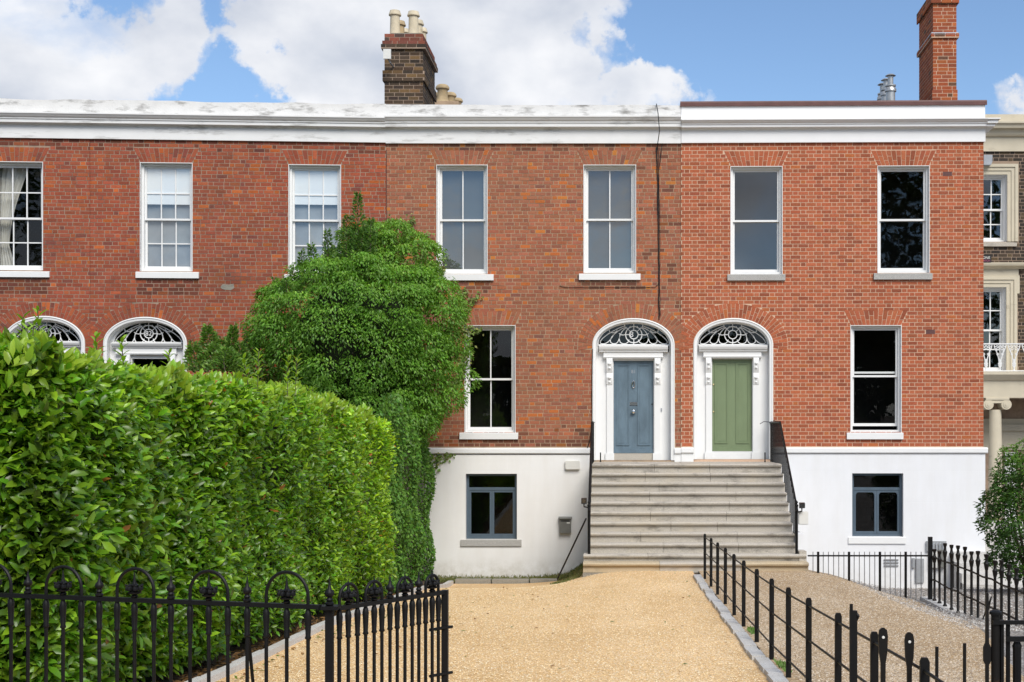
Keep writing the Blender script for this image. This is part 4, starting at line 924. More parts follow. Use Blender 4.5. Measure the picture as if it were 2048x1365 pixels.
# ------------------------------------------------------------------ little railing in front of the right basement
sf = empty('area_railing', (4.2, 22-D0, 0)); tag(sf, 'low railing of thin sunlit-grey bars between steps and right-hand gate post', 'railing'); off = (-4.2, -(22-D0), 0)
def fence_pt(px):
    t = (px-1618)/(1858-1618); s = 113+(123.5-113)*t; return (px-CX)/s, F/s
ends = [fence_pt(1616), fence_pt(1858)]
zr = lambda D: CAMZ-(1112-HY)*D/F
MB().tube([(x, DY(D), zr(D)) for x, D in ends], .014, 8).build('top_rail', M['iron'], sf, True, off)
px = 1626.0; k = 0
while px < 1852:
    x, D = fence_pt(px); z = float(ground_z(x, D)); big_ = any(abs(px-q) < 5 for q in (1636, 1700, 1755, 1811)); tz = CAMZ-(1104-HY)*D/F
    MB().tube([(x, DY(D), z-.06), (x, DY(D), tz)], .022 if big_ else .0075, 6).build('post' if big_ else 'bar', M['iron' if big_ else 'iron_grey'], sf, False, off); px += 10.3  # thin bars get a sunlit grey, light put into the colour; posts stay black
# ------------------------------------------------------------------ rusty railing along the right-hand boundary
rr = empty('boundary_railing', (5, 18-D0, 0)); tag(rr, 'rusty black railing with cup-topped bars along the right boundary', 'railing'); off = (-5, -(18-D0), 0)
z0 = -.20
def cup_bar(x, y, zb_, zt_, r=.02):
    return MB().lathe([(r*1.6, zb_), (r*1.7, zb_+.04), (r, zb_+.06), (r, zt_-.22), (r*1.3, zt_-.20), (r*1.9, zt_-.13), (r*1.2, zt_-.11), (r*.9, zt_-.06), (r*1.5, zt_-.03), (r*1.7, zt_), (r*.8, zt_+.004)], (x, y, 0), 8)
for i, px in enumerate((1869,1879,1890,1903,1916,1930,1943,1956,1973,1990,2003,2018,2033,2050,2068)):
    s = (px-CX)/5.0; D = F/s; zt_ = .82+random.uniform(-.05, .03) if i > 1 else .62
    o = cup_bar(5.0, DY(D), z0-.02, zt_).build('bar', M['iron_rusty'], rr, True, off)
y0, y1 = DY(F*5/(1858-CX)), DY(F*5/(2068-CX))
for zz_ in (.50, .12): MB().tube([(5.0, y0+(y1-y0)*k/12, zz_+random.uniform(-.015, .015)) for k in range(13)], .014, 6).build('rail', M['iron_rusty'], rr, True, off)
s = (1860-CX)/4.98; MB().box(4.95, 5.015, DY(F/s)-.03, DY(F/s)+.03, z0-.02, .80).build('post', M['iron'], rr, False, off)
MB().tube([(5.0-.04, y0+.62*(y1-y0), z0), (5.05, y0+.63*(y1-y0), .25), (4.93, y0+.6*(y1-y0), z0)], .01, 6).build('stay', M['iron_rusty'], rr, True, off)
# ------------------------------------------------------------------ street railing, left: hoops, crowns and spikes
def fin_spike(mb, x, y, z, s=1.0):
    mb.lathe([(.015*s,0),(.021*s,.006*s),(.021*s,.014*s),(.012*s,.020*s),(.018*s,.028*s),(.012*s,.036*s),(.012*s,.04*s),(.02*s,.047*s),(.024*s,.058*s),(.02*s,.07*s),(.010*s,.08*s),(.006*s,.10*s),(.001,.135*s)], (x, y, z), 10)
def fin_crown(mb, x, y, z, ux, uy, s=1.0):
    mb.lathe([(.014*s,0),(.02*s,.008*s),(.012*s,.018*s),(.034*s,.024*s),(.036*s,.03*s),(.018*s,.036*s),(.02*s,.06*s),(.024*s,.068*s),(.012*s,.074*s),(.008*s,.09*s),(.001,.138*s)], (x, y, z), 10)
    for k in range(7):
        q = 2*math.pi*k/7; c_, s_ = math.cos(q)*.036*s, math.sin(q)*.028*s
        mb.lathe([(.0,-.016*s),(.013*s,-.008*s),(.014*s,.004*s),(.008*s,.013*s),(.001,.02*s)], (x+ux*c_-uy*s_, y+uy*c_+ux*s_, z+.05*s), 6)
        mb.lathe([(.001,-.007*s),(.008*s,0),(.001,.008*s)], (x+ux*c_*1.25-uy*s_*1.25, y+uy*c_*1.25+ux*s_*1.25, z+.066*s), 6)
def sleeve_bar(x, y, zr_, zb_, s=1.0):
    return MB().lathe([(.0098*s, zb_-zr_), (.0098*s, -.155*s), (.0145*s, -.152*s), (.0165*s, -.147*s), (.0130*s, -.136*s), (.0165*s, -.06*s), (.018*s, -.035*s), (.0145*s, -.016*s), (.011*s, -.008*s), (.011*s, 0)], (x, y, zr_), 10)
def hoop_rail(e, P1, P2, ticks, zb_off, off, s=1.0, spikes_on='sclc'):
    """P1,P2: ends of the top rail (x,y,z); ticks: (fraction, kind) kind l=leg, c=crown, s=spike"""
    A, B = Vector(P1), Vector(P2); ux, uy = (B-A).xy.normalized()
    legs = []
    dr = (B-A); ln_ = dr.length; nrm = Vector((-uy, ux, 0))
    mb = MB(); h_ = .011*s; w_ = .016*s
    vs = []
    for q in (A, B):
        for sx, sz in ((-1,-1),(1,-1),(1,1),(-1,1)): vs.append(q+nrm*w_*sx+Vector((0,0,h_*sz)))
    mb.add(vs, [(0,1,2,3),(7,6,5,4),(0,4,5,1),(1,5,6,2),(2,6,7,3),(3,7,4,0)]); mb.build('top_rail', M['iron'], e, False, off)
    for t, k in ticks:
        p = A+dr*t; zg = zb_off(p)
        if -.5 < t < 1.5: sleeve_bar(p.x, p.y, p.z-h_, zg, s).build('bar', M['iron'], e, True, off)
        if k == 's': m_ = MB(); fin_spike(m_, p.x, p.y, p.z+h_, s); m_.build('spike_finial', M['iron'], e, True, off)
        if k == 'c': m_ = MB(); fin_crown(m_, p.x, p.y, p.z+h_, ux, uy, s); m_.build('crown_finial', M['iron'], e, True, off)
        if k == 'l': legs.append(p)
        if k == 'L': legs = [p]
        if len(legs) == 2:
            a_, b_ = legs; legs = []; r_ = (b_-a_).length/2; mid = (a_+b_)/2; path = [a_+Vector((0,0,0))]
            for q in np.linspace(0, math.pi, 17): path.append(mid-(b_-a_)/2*math.cos(q)+Vector((0,0,.05*s+ (r_*1.02)*math.sin(q))))
            path.append(b_); MB().tube(path, .0088*s, 8).build('hoop', M['iron'], e, True, off)
def solve_line(px, P1, P2):
    """fraction along the rail whose image column is px"""
    A, B = P1, P2; k = (px-CX)/F
    # (Ax+t dx) = k (Ay+D0 + t dy)
    return (k*(A[1]+D0)-A[0])/((B[0]-A[0])-k*(B[1]-A[1]))
sl, sr = 368., 399.
P1 = ((-20-CX)/sl, F/sl-D0, CAMZ-(1189.5-HY)/sl); P2 = ((640-CX)/sr, F/sr-D0, CAMZ-(1214.5-HY)/sr)
P1 = tuple(a+(a-b)*.5 for a, b in zip(P1, P2)); fe = empty('street_railing', (P2[0], P2[1], .68)); tag(fe, 'black iron street railing with hoops, crowns and spikes before the hedge', 'railing'); off = (-P2[0], -P2[1], -.68)
seq = [(-705,'L'),(-635,'c'),(-560,'l'),(-490,'s'),(-415,'L'),(-340,'c'),(-265,'l'),(-190,'s'),(-112,'L'),(-30,'c'),(50,'l'),(127,'s'),(210,'L'),(287,'c'),(370,'l'),(452,'s'),(533,'L'),(612,'c'),(700,'l'),(778,'s'),(865,'L'),(950,'c'),(1037,'l'),(1125,'s'),(1212,'L'),(1305,'c'),(1402,'l')]
gz = lambda p: float(ground_z(p.x, p.y+D0))
hoop_rail(fe, P1, P2, [(solve_line(x/2.2756, P1, P2), k) for x, k in seq], gz, off)
def lowrail(e, A, B, z, off): MB().tube([(A[0],A[1],z),(B[0],B[1],z)], .014, 6).build('bottom_rail', M['iron'], e, True, off)
lowrail(fe, P1, P2, .82, off)
x = (1125/2.2756-CX)/(sr-7); 
p_ = Vector(P1)+(Vector(P2)-Vector(P1))*solve_line(1125/2.2756, P1, P2); MB().tube([(p_.x, p_.y+.012, p_.z-.15), (p_.x+.005, p_.y+.05, p_.z-.3), (p_.x+.02, p_.y+.2, .7)], .009, 6).build('back_stay', M['iron'], fe, True, off)
# gate post and the open gate
s0 = 396.; gp = ((659-CX)/s0, F/s0-D0)
po = empty('gate_post', (gp[0], gp[1], .68)); tag(po, 'square black iron gate post with spiked finial at the hedge railing', 'gate post')
zt_ = CAMZ-(1214-HY)/s0
MB().box(-.019, .019, -.019, .019, -.1, zt_-.68-.012).fb(-.05, .05, -.045, .045, zt_-.68-.011, zt_-.68+.006).build('shaft', M['iron'], po)
m_ = MB(); fin_spike(m_, 0, 0, zt_-.68+.006, 1.05); m_.build('finial', M['iron'], po, True)
ga, gb = 392., 352.
G1 = ((676-CX)/ga, F/ga-D0, CAMZ-(1217-HY)/ga); G2 = ((890-CX)/gb, F/gb-D0, CAMZ-(1184.5-HY)/gb)
gt = empty('driveway_gate', (G1[0], G1[1], .66)); tag(gt, 'open black iron gate leaf with hoops, swung in over golden gravel', 'gate'); off = (-G1[0], -G1[1], -.66)
gx_ = [(1545,'L'),(1585,'c'),(1627,'l'),(1664,'L'),(1703,'c'),(1738,'l'),(1775,'s'),(1808,'L'),(1843,'c'),(1876,'l'),(1906,'s'),(1937,'L'),(1967,'c'),(1995,'l')]
hoop_rail(gt, G1, G2, [(solve_line(x/2.2756, G1, G2), k) for x, k in gx_], lambda p: .79, off, .97)
for t in (0.0, 1.0):
    p = Vector(G1)+(Vector(G2)-Vector(G1))*t; k = .2 if t < .5 else 1; MB().box(p.x-.018*k, p.x+.018*k, p.y-.022*k, p.y+.022*k, .74, p.z+.011*(t > .5)-.012*(t < .5)).build('stile', M['iron'], gt, False, off)
lowrail(gt, G1, G2, .79, off); lowrail(gt, G1, G2, .765, off)
p = Vector(G1)+(Vector(G2)-Vector(G1))*.93
for dz_ in (-.20, -.46): MB().tube([(p.x-.04, p.y-.05, p.z+dz_), (p.x+.07, p.y+.07, p.z+dz_)], .009, 6).build('latch_bar', M['iron'], gt, True, off)
# ------------------------------------------------------------------ cut-down railing and gate post, right foreground
cr_ = empty('cut_railing', (1.4, 6.3-D0, .68)); tag(cr_, 'cut-down black railing bars with spade heads beside the brown drive', 'railing'); off = (-1.4, -(6.3-D0), -.68); s = 413.
def wx(px, s=413.): return (px-CX)/s
def wz(py, s=413.): return CAMZ-(py-HY)/s
y = F/s-D0
MB().box(wx(1700), wx(1714), y-.01, y+.02, .6, wz(1222)).box(wx(1699), wx(1705), y-.012, y+.0, .6, wz(1208)).build('post', M['iron'], cr_, False, off)
MB().tube([(wx(1712), y, wz(1226)), (wx(1716), y-.01, wz(1232)), (wx(1713), y, wz(1240))], .008, 6).build('hook', M['iron'], cr_, True, off)
for px, py in ((1766, 1256), (1818.5, 1265)):
    x = wx(px); z = wz(py); P = [(x-.006, .6), (x+.006, .6), (x+.012, z-.17), (x+.020, z-.12), (x+.023, z-.04), (x+.018, z-.01), (x+.006, z), (x-.006, z), (x-.018, z-.01), (x-.023, z-.04), (x-.020, z-.12), (x-.012, z-.17)]
    MB().prism(P, -y-.007, -y+.007).build('spade_bar', M['iron_rusty'], cr_, False, off); MB().lathe([(.007,0),(.007,.003),(.001,.004)], (0,0,0), 10).build('rivet', M['plastic_white'], cr_, False, (x-1.4, y-.0075-(6.3-D0), z-.045-.68)).rotation_euler = (R(90),0,0)
for px, py in ((1872.5, 1294), (1928, 1287)): x = wx(px); MB().tube([(x, y, .6), (x+.003, y, wz(py))], .0085, 6).build('bar', M['iron_rusty'], cr_, False, off)
MB().tube([(wx(1690), y, .72), (wx(1985), y, .72)], .012, 6).build('bottom_rail', M['iron'], cr_, True, off)
rg = empty('gate_post', (wx(1995), y, .68)); tag(rg, 'stout black iron gate post with rails at the lower right corner', 'gate post'); off = (-wx(1995), -y, -.68)
MB().tube([(wx(1991), y, .6), (wx(1991), y, wz(1229))], .022, 10).build('shaft', M['iron_rusty'], rg, True, off)
MB().lathe([(.03,0),(.03,.012),(.018,.02)], (wx(1991), y, wz(1229)), 10).build('cap', M['iron'], rg, True, off)
MB().box(wx(1983), wx(2075), y-.03, y-.012, wz(1248), wz(1240)).build('rail', M['iron'], rg, False, off); MB().box(wx(2010), wx(2075), y-.03, y-.012, wz(1282), wz(1272)).build('rail', M['iron'], rg, False, off)
for px, py, r_ in ((2004, 1240, .010), (2016, 1245, .011), (2034, 1290, .021), (2056, 1245, .02)): MB().tube([(wx(px), y, .6), (wx(px), y, wz(py))], r_, 8).build('bar', M['iron'], rg, True, off)
MB().lathe([(.02,-.02),(.024,.0),(.015,.02)], (wx(2034), y, wz(1292)), 8).build('knuckle', M['iron'], rg, True, off)
x = wx(1974); P = [(x-.006,.6),(x+.006,.6),(x+.008,wz(1330)),(x+.018,wz(1322)),(x+.018,wz(1295)),(x+.008,wz(1286)),(x+.006,wz(1186)),(x-.006,wz(1186)),(x-.008,wz(1286)),(x-.018,wz(1295)),(x-.018,wz(1322)),(x-.008,wz(1330))]
MB().prism(P, -y-.008, -y+.008).build('spade_bar', M['iron_rusty'], rg, False, off)
# ------------------------------------------------------------------ the stucco-trimmed house beyond the terrace
FD = Frame(0, 2.6, 0); fr = FD
BH = empty('stucco_house', (0, 2.6, 0)); tag(BH, 'dark brick house with beige stucco trim, balcony and columned porch at right edge', 'house')
u0, u1 = fr.U(1940), fr.U(2250); sb = M['stucco_beige']
zc0 = fr.Z(303, 2000); 
def Zd(py, v=0): return fr.Z(py, 2000, v)
MB().sweep([(-.2, Zd(303)), (.04, Zd(303, .04)), (.04, Zd(274, .04)), (.10, Zd(272, .1)), (.13, Zd(268, .13)), (.16, Zd(258, .16)), (.26, Zd(256, .26)), (.28, Zd(250, .28)), (.33, Zd(246, .33)), (.33, Zd(243, .33)), (.02, Zd(243, .3)+.05), (.02, Zd(229, .02)), (-.3, Zd(229)+.05), (-.3, Zd(303))], u0, u1).build('cornice', sb, BH)
rects = []; bw_ = empty('brick_wall', parent=BH); holes = []
for (x0, y0, x1, y1, cols, rows, meet) in ((1940, 350, 2014, 484, 3, (2, 2), 420), (1938, 575, 2012, 745, 3, (2, 2), 661)):
    r = sash(BH, fr, x0, y0, x1, y1, (1930, y1+1, 2034, y1+9), meet, cols, rows, 'glass', 'granite', rev=.12); rects.append(r); holes.append(rect_hole(r[0]-.3, r[1]+.28, r[2]-.02, r[3]+.30))
    a = MB(); e_ = .24
    for k, (t0, t1, v) in enumerate(((.0, .09, .03), (.09, .17, .05), (.17, .24, .075))):
        a.fb(r[1]+t0, r[1]+t1, -.01, v, r[2], r[3]+t1); a.fb(r[0]-t1, r[1]+t0, -.01, v, r[3]+t0, r[3]+t1)
    if y0 > 500: a.fb(r[1]+.24, r[1]+.30, -.01, .06, r[3]-.15, r[3]+.27); a.fb(r[0]-.3, r[1]+.28, -.01, .05, r[3]+.24, r[3]+.42); a.sweep([(-.01, r[3]+.42), (.08, r[3]+.42), (.12, r[3]+.46), (.20, r[3]+.48), (.22, r[3]+.53), (-.01, r[3]+.58)], r[0]-.4, r[1]+.44)
    a.build('architrave', sb, BH)
holed_wall('mortar', M['mortar_grey'], bw_, u0, u1, -1, zc0+.02, rects)
bb = lay(u0, fr.U(2075), Zd(760), zc0, holes, 'house_dark', rough=.2); put_bricks(bw_, bb, 'brick_dark', 120, (fr.U(2035), Zd(540)))
a0, b1 = fr.uv(1968, 310, .2); a1, b0 = fr.uv(1985, 330, .2); hp = MB().prism([(a0, b0), (a1-.03, b0), (a1, b0+.08), (a1, b1), (a0, b1)], 0, .2).build('rainwater_hopper', M['lead_grey'], BH)
# security sign
a0, b1 = fr.uv(1952, 511, .08); a1, b0 = fr.uv(1983, 526, .08)
sg = empty('alarm_box', (0, 2.6, 0)); tag(sg, 'dark alarm box with white lettering between windows of the stucco house', 'alarm box')
rbox(MB(), a0, a1, 0, .09, b0, b1, .015).build('case', M['plastic_black'], sg)
text('lettering', 'PHONE', .085, (a1-.035, -.095, b1-.06), M['plastic_white'], sg, ext=.002, align='RIGHT'); M['sign_pink'] = mat('sign_pink', (.45,.12,.22), .5); text('lettering', 'WATCH', .06, (a1-.035, -.095, b0+.045), M['sign_pink'], sg, ext=.002, align='RIGHT')
# porch with balcony: 1.1 m in front of the wall
vp = 1.25
def Zp(py, v=vp): return fr.Z(py, 2000, v)
pu0, pu1 = fr.U(1945, vp), fr.U(2250, vp)
MB().sweep([(0, Zp(796)), (vp, Zp(796)), (vp, Zp(762)), (vp+.05, Zp(760)), (vp+.14, Zp(752)), (vp+.16, Zp(750)), (vp+.16, Zp(744)), (0, Zp(744)+.02)], pu0, pu1).build('porch_entablature', sb, BH)
cu, _ = fr.uv(1991, 800, vp-.15); ct = Zp(820, vp-.15); cbm = .55
colo = MB().lathe([(.185, cbm), (.185, cbm+.1), (.155, cbm+.14), (.152, cbm+.8), (.128, ct)], (cu, -(vp-.16), 0), 20).build('column', sb, BH, True)
cap = MB().fb(cu-.26, cu+.26, vp-.36, vp+.02, Zp(796)-.045, Zp(796)+.001); cap.fb(cu-.20, cu+.20, vp-.33, vp-.0, Zp(796)-.12, Zp(796)-.045)
for sx in (-1, 1):
    for rr_, yy in ((.115, .0), (.075, .012), (.035, .022)):
        cap.prism([(cu+sx*.20+rr_*math.cos(q), Zp(796)-.15+rr_*math.sin(q)) for q in np.linspace(0, 2*math.pi, 17)[:-1]], vp-.30, vp+.01+yy)
cap.build('capital', sb, colo)
inner = MB().fb(fr.U(1935), fr.U(2150), -.02, .05, Zd(900), Zd(838)).fb(fr.U(1935), fr.U(2150), .05, .12, Zd(862), Zd(850)).build('porch_frieze', sb, BH)
MB().fb(fr.U(2008), fr.U(2030), .0, .10, -.2, Zd(905)).build('porch_pilaster', M['white_paint'], BH)
# lacy balustrade
vb = vp+.08; bal = empty('balustrade', parent=BH)
bz0, bz1 = Zp(743, vb), Zp(688, vb)
MB().fb(pu0, pu1, vb-.02, vb+.02, bz1-.015, bz1+.01).build('balcony_rail', M['white_paint'], bal); MB().fb(pu0, pu1, vb-.02, vb+.02, bz0, bz0+.02).build('balcony_rail', M['white_paint'], bal)
HH = bz1-bz0
for px in (1972, 2000, 2028, 2056):
    c, _ = fr.uv(px, 700, vb); m_ = MB()
    m_.tube([(c,-vb,bz0),(c,-vb,bz0+HH*.45)], .016, 6)
    for s_ in (-1, 1):
        m_.tube([(c+s_*x_, -vb, bz0+HH*z_) for x_, z_ in ((.0,.12),(.03,.2),(.02,.34),(.035,.5),(.075,.7),(.12,.85),(.135,.97))], .012, 6)
        for (cx_, cz_, rr_) in ((.045,.82,.03),(.10,.93,.026),(.05,.62,.022),(.03,.93,.024),(.02,.28,.018),(.085,.78,.02)):
            m_.tube([(c+s_*(cx_+rr_*math.cos(q)), -vb, bz0+HH*cz_+rr_*math.sin(q)) for q in np.linspace(0, 2*math.pi, 11)[:-1]], .008, 5, True)
    m_.lathe([(.03,0),(.03,.02),(.015,.035)], (c, -vb, bz0), 6); m_.build('baluster', M['white_paint'], bal, True)
# porch steps
ps = empty('porch_steps', (8.6, .9, 0), parent=None); tag(ps, 'weathered stone steps of the columned porch behind right shrub', 'steps')
for k in range(7): MB().box(-1.6, 1.6, -.32*(k+1)-.02, -.32*k+.1, -.9, .52-.19*k).build('step_stone', M['kerb_stone'], ps)

# ------------------------------------------------------------------ foliage
def norm(a): return a/np.maximum(np.linalg.norm(a, axis=1, keepdims=True), 1e-9)
def leaves(name, P, A, Nn, Ln, Wd, C, m, parent=None, detail=2, droop=.15, kind=None):
    """P base points, A axis, Nn face normal, Ln length, Wd width, C colour: one leaf each"""
    n = len(P); A = norm(A); S = norm(np.cross(A, Nn)); Nn = np.cross(S, A); Ln = Ln[:, None]; Wd = Wd[:, None]
    if detail == 2:
        t = [(0,0,0),(.38,.5,.14),(.38,0,0),(.38,-.5,.14),(.78,.36,.06),(.78,0,-.06),(.78,-.36,.06),(1,0,-.2)]
        tri = [(0,2,1),(0,3,2),(1,2,5),(1,5,4),(2,3,6),(2,6,5),(4,5,7),(5,6,7)]
    else:
        t = [(0,0,0),(.45,.5,.10),(.45,-.5,.10),(1,0,-.12)]; tri = [(0,3,1),(0,2,3)]
    k = len(t); V = np.empty((n, k, 3), np.float32)
    for i, (a, s, h) in enumerate(t): V[:, i] = P+A*Ln*a+S*Wd*s+Nn*(h*Wd-droop*Ln*a*a)
    Tn = np.array(tri, np.int32); Fa = (np.arange(n, dtype=np.int32)[:, None, None]*k+Tn[None]).reshape(-1)
    me = bpy.data.meshes.new(name); me.vertices.add(n*k); me.vertices.foreach_set('co', V.ravel())
    nf = len(Fa)//3; me.loops.add(nf*3); me.loops.foreach_set('vertex_index', Fa); me.polygons.add(nf); me.polygons.foreach_set('loop_start', np.arange(0, nf*3, 3, dtype=np.int32))
    me.materials.append(M[m]); me.update(calc_edges=True)
    at = me.color_attributes.new('Col', 'FLOAT_COLOR', 'POINT'); cc = np.ones((n, k, 4), np.float32); cc[:, :, :3] = C[:, None, :]; at.data.foreach_set('color', cc.ravel())
    me.polygons.foreach_set('use_smooth', np.ones(nf, bool))
    return link(name, me, parent, None, kind)
def tint(n, base, var=.25, alt=None, p=.1):
    c = np.array(base)[None]*(1+rng.uniform(-var, var, (n, 1)))*(1+rng.uniform(-var*.35, var*.35, (n, 3)))
    if alt is not None:
        q = rng.random(n) < p; c[q] = np.array(alt)[None]*(1+rng.uniform(-var, var, (q.sum(), 1)))
    return c.astype(np.float32)
def lump(y, z, f=1.0): return .09*np.sin(y*2.3*f+1.1*np.sin(z*1.7))+.06*np.sin(z*3.1*f+y*.9)+.04*np.sin(y*5.3+z*4.1)
# ---- laurel hedge
HX = -3.62; HD0, HD1 = 8.2, 20.35
hedge = empty('laurel_hedge', (-4.6, 14-D0, .4)); tag(hedge, 'tall glossy laurel hedge along the left of the golden drive', 'hedge')
def local(o, e): o.location = -Vector(e.location); return o
def top_z(D): return np.interp(D, [7, 11, 14, 17.5, 20, 21.4], [3.06, 2.93, 2.98, 2.84, 2.67, 2.52])
n1 = 66000; D = HD0+(HD1-HD0)*rng.random(n1)**1.0; D = np.where(rng.random(n1) < .35, HD0+(13-HD0)*rng.random(n1), D)
zt = top_z(D); zg = ground_z(HX, D); z = zg+.10+(zt-zg-.1)*rng.random(n1)**.92
rounding = .15*np.clip((z-(zt-.3))/.3, 0, 1)**2
low_in = .12*np.clip((zg+.5-z)/.5, 0, 1)
x = HX+lump(D, z)-rounding-low_in-np.abs(rng.normal(0, .12, n1)); x += np.where(rng.random(n1) < .1, .08, 0)
P = np.stack([x, D-D0, z], 1)
A = np.stack([rng.normal(.75, .35, n1), rng.normal(-.15, .75, n1), rng.normal(.25, .6, n1)], 1); Nn = np.stack([rng.normal(.6, .4, n1), rng.normal(-.3, .45, n1), rng.normal(.75, .4, n1)], 1)
depth_c = 1.0
C = tint(n1, (.10,.225,.016), .5, (.2,.36,.022), .28); C[rng.random(n1) < .006] = (.30,.13,.03)
C *= (1+.35*np.clip((z-(zt-.7))/.7, 0, 1))[:, None]*np.array([1.12, 1.05, .8])[None]**np.clip((z-(zt-.7))/.7, 0, 1)[:, None]  # paler new growth near the top, with light from above painted in
far = np.clip((D-13)/7, 0, 1)[:, None]; C = C*(1+.36*far)*np.array([1.25, 1.08, .9])[None]**far         # leaves brighter and yellower towards the house
Ln = rng.uniform(.05, .10, n1)*np.interp(D, [8, 14], [1.28, .98]); Wd = Ln*rng.uniform(.36, .45, n1)
n2 = 14000; D = HD0-.1+(HD1-HD0)*rng.random(n2); xx = HX-.04-1.6*rng.random(n2)**1.3; zt2 = top_z(D)-.04+.06*np.sin(D*3.1)+.05*np.sin(D*7.7+xx*5)
P2_ = np.stack([xx, D-D0, zt2-np.abs(rng.normal(0, .08, n2))], 1)
A2 = np.stack([rng.normal(.25, .5, n2), rng.normal(0, .5, n2), rng.normal(.9, .35, n2)], 1); N2 = np.stack([rng.normal(.5, .6, n2), rng.normal(-.6, .5, n2), rng.normal(.5, .4, n2)], 1)
C2 = tint(n2, (.24,.40,.027), .28, (.32,.46,.04), .35)  # pale new leaves, their colour also carries the sunlight on the hedge top
n3 = 9000; xx = HX-.02-2.0*rng.random(n3); zg3 = ground_z(HX, HD0); zz3 = zg3+.1+(top_z(HD0)-zg3-.05)*rng.random(n3); yy = HD0-D0-lump(xx*1.3, zz3)*.8+np.abs(rng.normal(0, .09, n3))+.3*np.clip((zz3-2.75)/.45, 0, 1)**2
P3 = np.stack([xx, yy, zz3], 1); A3 = np.stack([rng.normal(.1, .75, n3), rng.normal(-.75, .35, n3), rng.normal(.25, .6, n3)], 1); N3 = np.stack([rng.normal(.2, .5, n3), rng.normal(-.6, .4, n3), rng.normal(.75, .4, n3)], 1)
C3 = tint(n3, (.105,.215,.013), .55, (.2,.34,.018), .25)
# upright young shoots on top
shP, shA, shN, shC, shL = [], [], [], [], []
stems = MB()
shoots = [ray(85, 690, 9.4), ray(40, 690, 9.2), ray(60, 705, 8.9), ray(250, 710, 10.2), ray(500, 745, 12.6), ray(515, 745, 12.9), ray(590, 775, 13.8), ray(575, 770, 13.5), ray(200, 715, 10.0), ray(335, 735, 11.0)]
hts = [.26, .2, .16, .13, .16, .22, .26, .24, .16, .12]
for i in range(46):
    d = rng.uniform(8.3, 20.5); shoots.append(Vector((HX-.25-1.0*rng.random(), d-D0, float(top_z(d))-.05))); hts.append(rng.uniform(.06, .17))
for s_, hgt in zip(shoots, hts):
    b = Vector((s_.x, s_.y, float(top_z(s_.y+D0))-.1)) if True else s_; lean = Vector((rng.normal(0, .12), rng.normal(0, .12), 1)); hgt += max(0, s_.z-b.z)*.55+.1
    t_ = b+lean*hgt; stems.tube([b, t_], .004, 4)
    m_ = int(8+hgt*34)
    for k in range(m_):
        f_ = (k+.5)/m_; p = b.lerp(t_, f_); q = k*2.4+rng.uniform(-.4, .4); up_ = .45+.9*f_
        shP.append(p); shA.append((math.cos(q), math.sin(q), up_)); shN.append((-math.cos(q)*up_, -math.sin(q)*up_, 1)); shC.append(np.array((.26,.42,.035))*rng.uniform(.8, 1.3)); shL.append(rng.uniform(.08, .125)*(1-.25*f_))
shP = np.array([tuple(p) for p in shP]); shA = np.array(shA); shN = np.array(shN); shC = np.array(shC); shL = np.array(shL)
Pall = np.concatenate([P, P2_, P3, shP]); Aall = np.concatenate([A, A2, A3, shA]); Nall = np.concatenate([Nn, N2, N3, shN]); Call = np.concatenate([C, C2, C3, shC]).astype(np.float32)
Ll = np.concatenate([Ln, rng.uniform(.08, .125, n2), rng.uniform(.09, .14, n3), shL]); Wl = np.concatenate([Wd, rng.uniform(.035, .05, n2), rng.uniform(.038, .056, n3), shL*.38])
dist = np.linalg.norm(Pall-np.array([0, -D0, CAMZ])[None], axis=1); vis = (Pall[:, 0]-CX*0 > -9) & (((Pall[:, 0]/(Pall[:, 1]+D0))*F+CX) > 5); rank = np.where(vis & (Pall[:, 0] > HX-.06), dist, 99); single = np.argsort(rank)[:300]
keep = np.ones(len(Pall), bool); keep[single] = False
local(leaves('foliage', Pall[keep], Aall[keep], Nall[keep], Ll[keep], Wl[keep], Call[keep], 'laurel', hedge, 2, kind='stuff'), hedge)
variants = []
for k in range(8):
    c = tint(1, (.10,.21,.014), .35)
    o = leaves('leaf', np.zeros((1, 3)), np.array([[1., 0, 0]]), np.array([[0, 0, 1.]]), np.array([1.]), np.array([.41]), c, 'laurel', None, 2); variants.append(o.data); bpy.data.objects.remove(o)
for i, j in enumerate(single):
    a = Vector(Aall[j]).normalized(); s_ = a.cross(Vector(Nall[j])).normalized(); nn = s_.cross(a)
    o = link('leaf', variants[i % 8], hedge); l = float(Ll[j]); m4 = Matrix((a*l, -s_*l, nn*l)).transposed().to_4x4(); m4.translation = Vector(Pall[j])-hedge.location; o.matrix_local = m4
local(stems.build('shoots', M['bark'], hedge, kind='stuff'), hedge)
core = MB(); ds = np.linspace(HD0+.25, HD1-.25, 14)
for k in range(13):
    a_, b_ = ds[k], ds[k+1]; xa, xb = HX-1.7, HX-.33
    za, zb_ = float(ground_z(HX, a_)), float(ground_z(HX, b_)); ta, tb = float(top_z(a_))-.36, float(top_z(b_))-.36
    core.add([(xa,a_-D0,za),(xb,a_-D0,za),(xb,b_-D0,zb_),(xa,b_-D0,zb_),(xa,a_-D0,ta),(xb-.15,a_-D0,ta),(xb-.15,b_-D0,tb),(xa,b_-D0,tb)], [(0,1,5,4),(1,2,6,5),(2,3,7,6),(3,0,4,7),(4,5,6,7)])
local(core.build('dark_core', M['core_dark'], hedge), hedge)  # solid dark core put in behind the leaves against see-through
mb = MB()
for k in range(60):
    d = rng.uniform(HD0+.2, HD1-.3); z_ = float(ground_z(HX, d)); mb.tube([(HX-.3, d-D0, z_-.02), (HX-.25+rng.normal(0, .05), d-D0+rng.normal(0, .1), z_+.45)], .012, 5)
local(mb.build('stems', M['bark'], hedge, kind='stuff'), hedge)

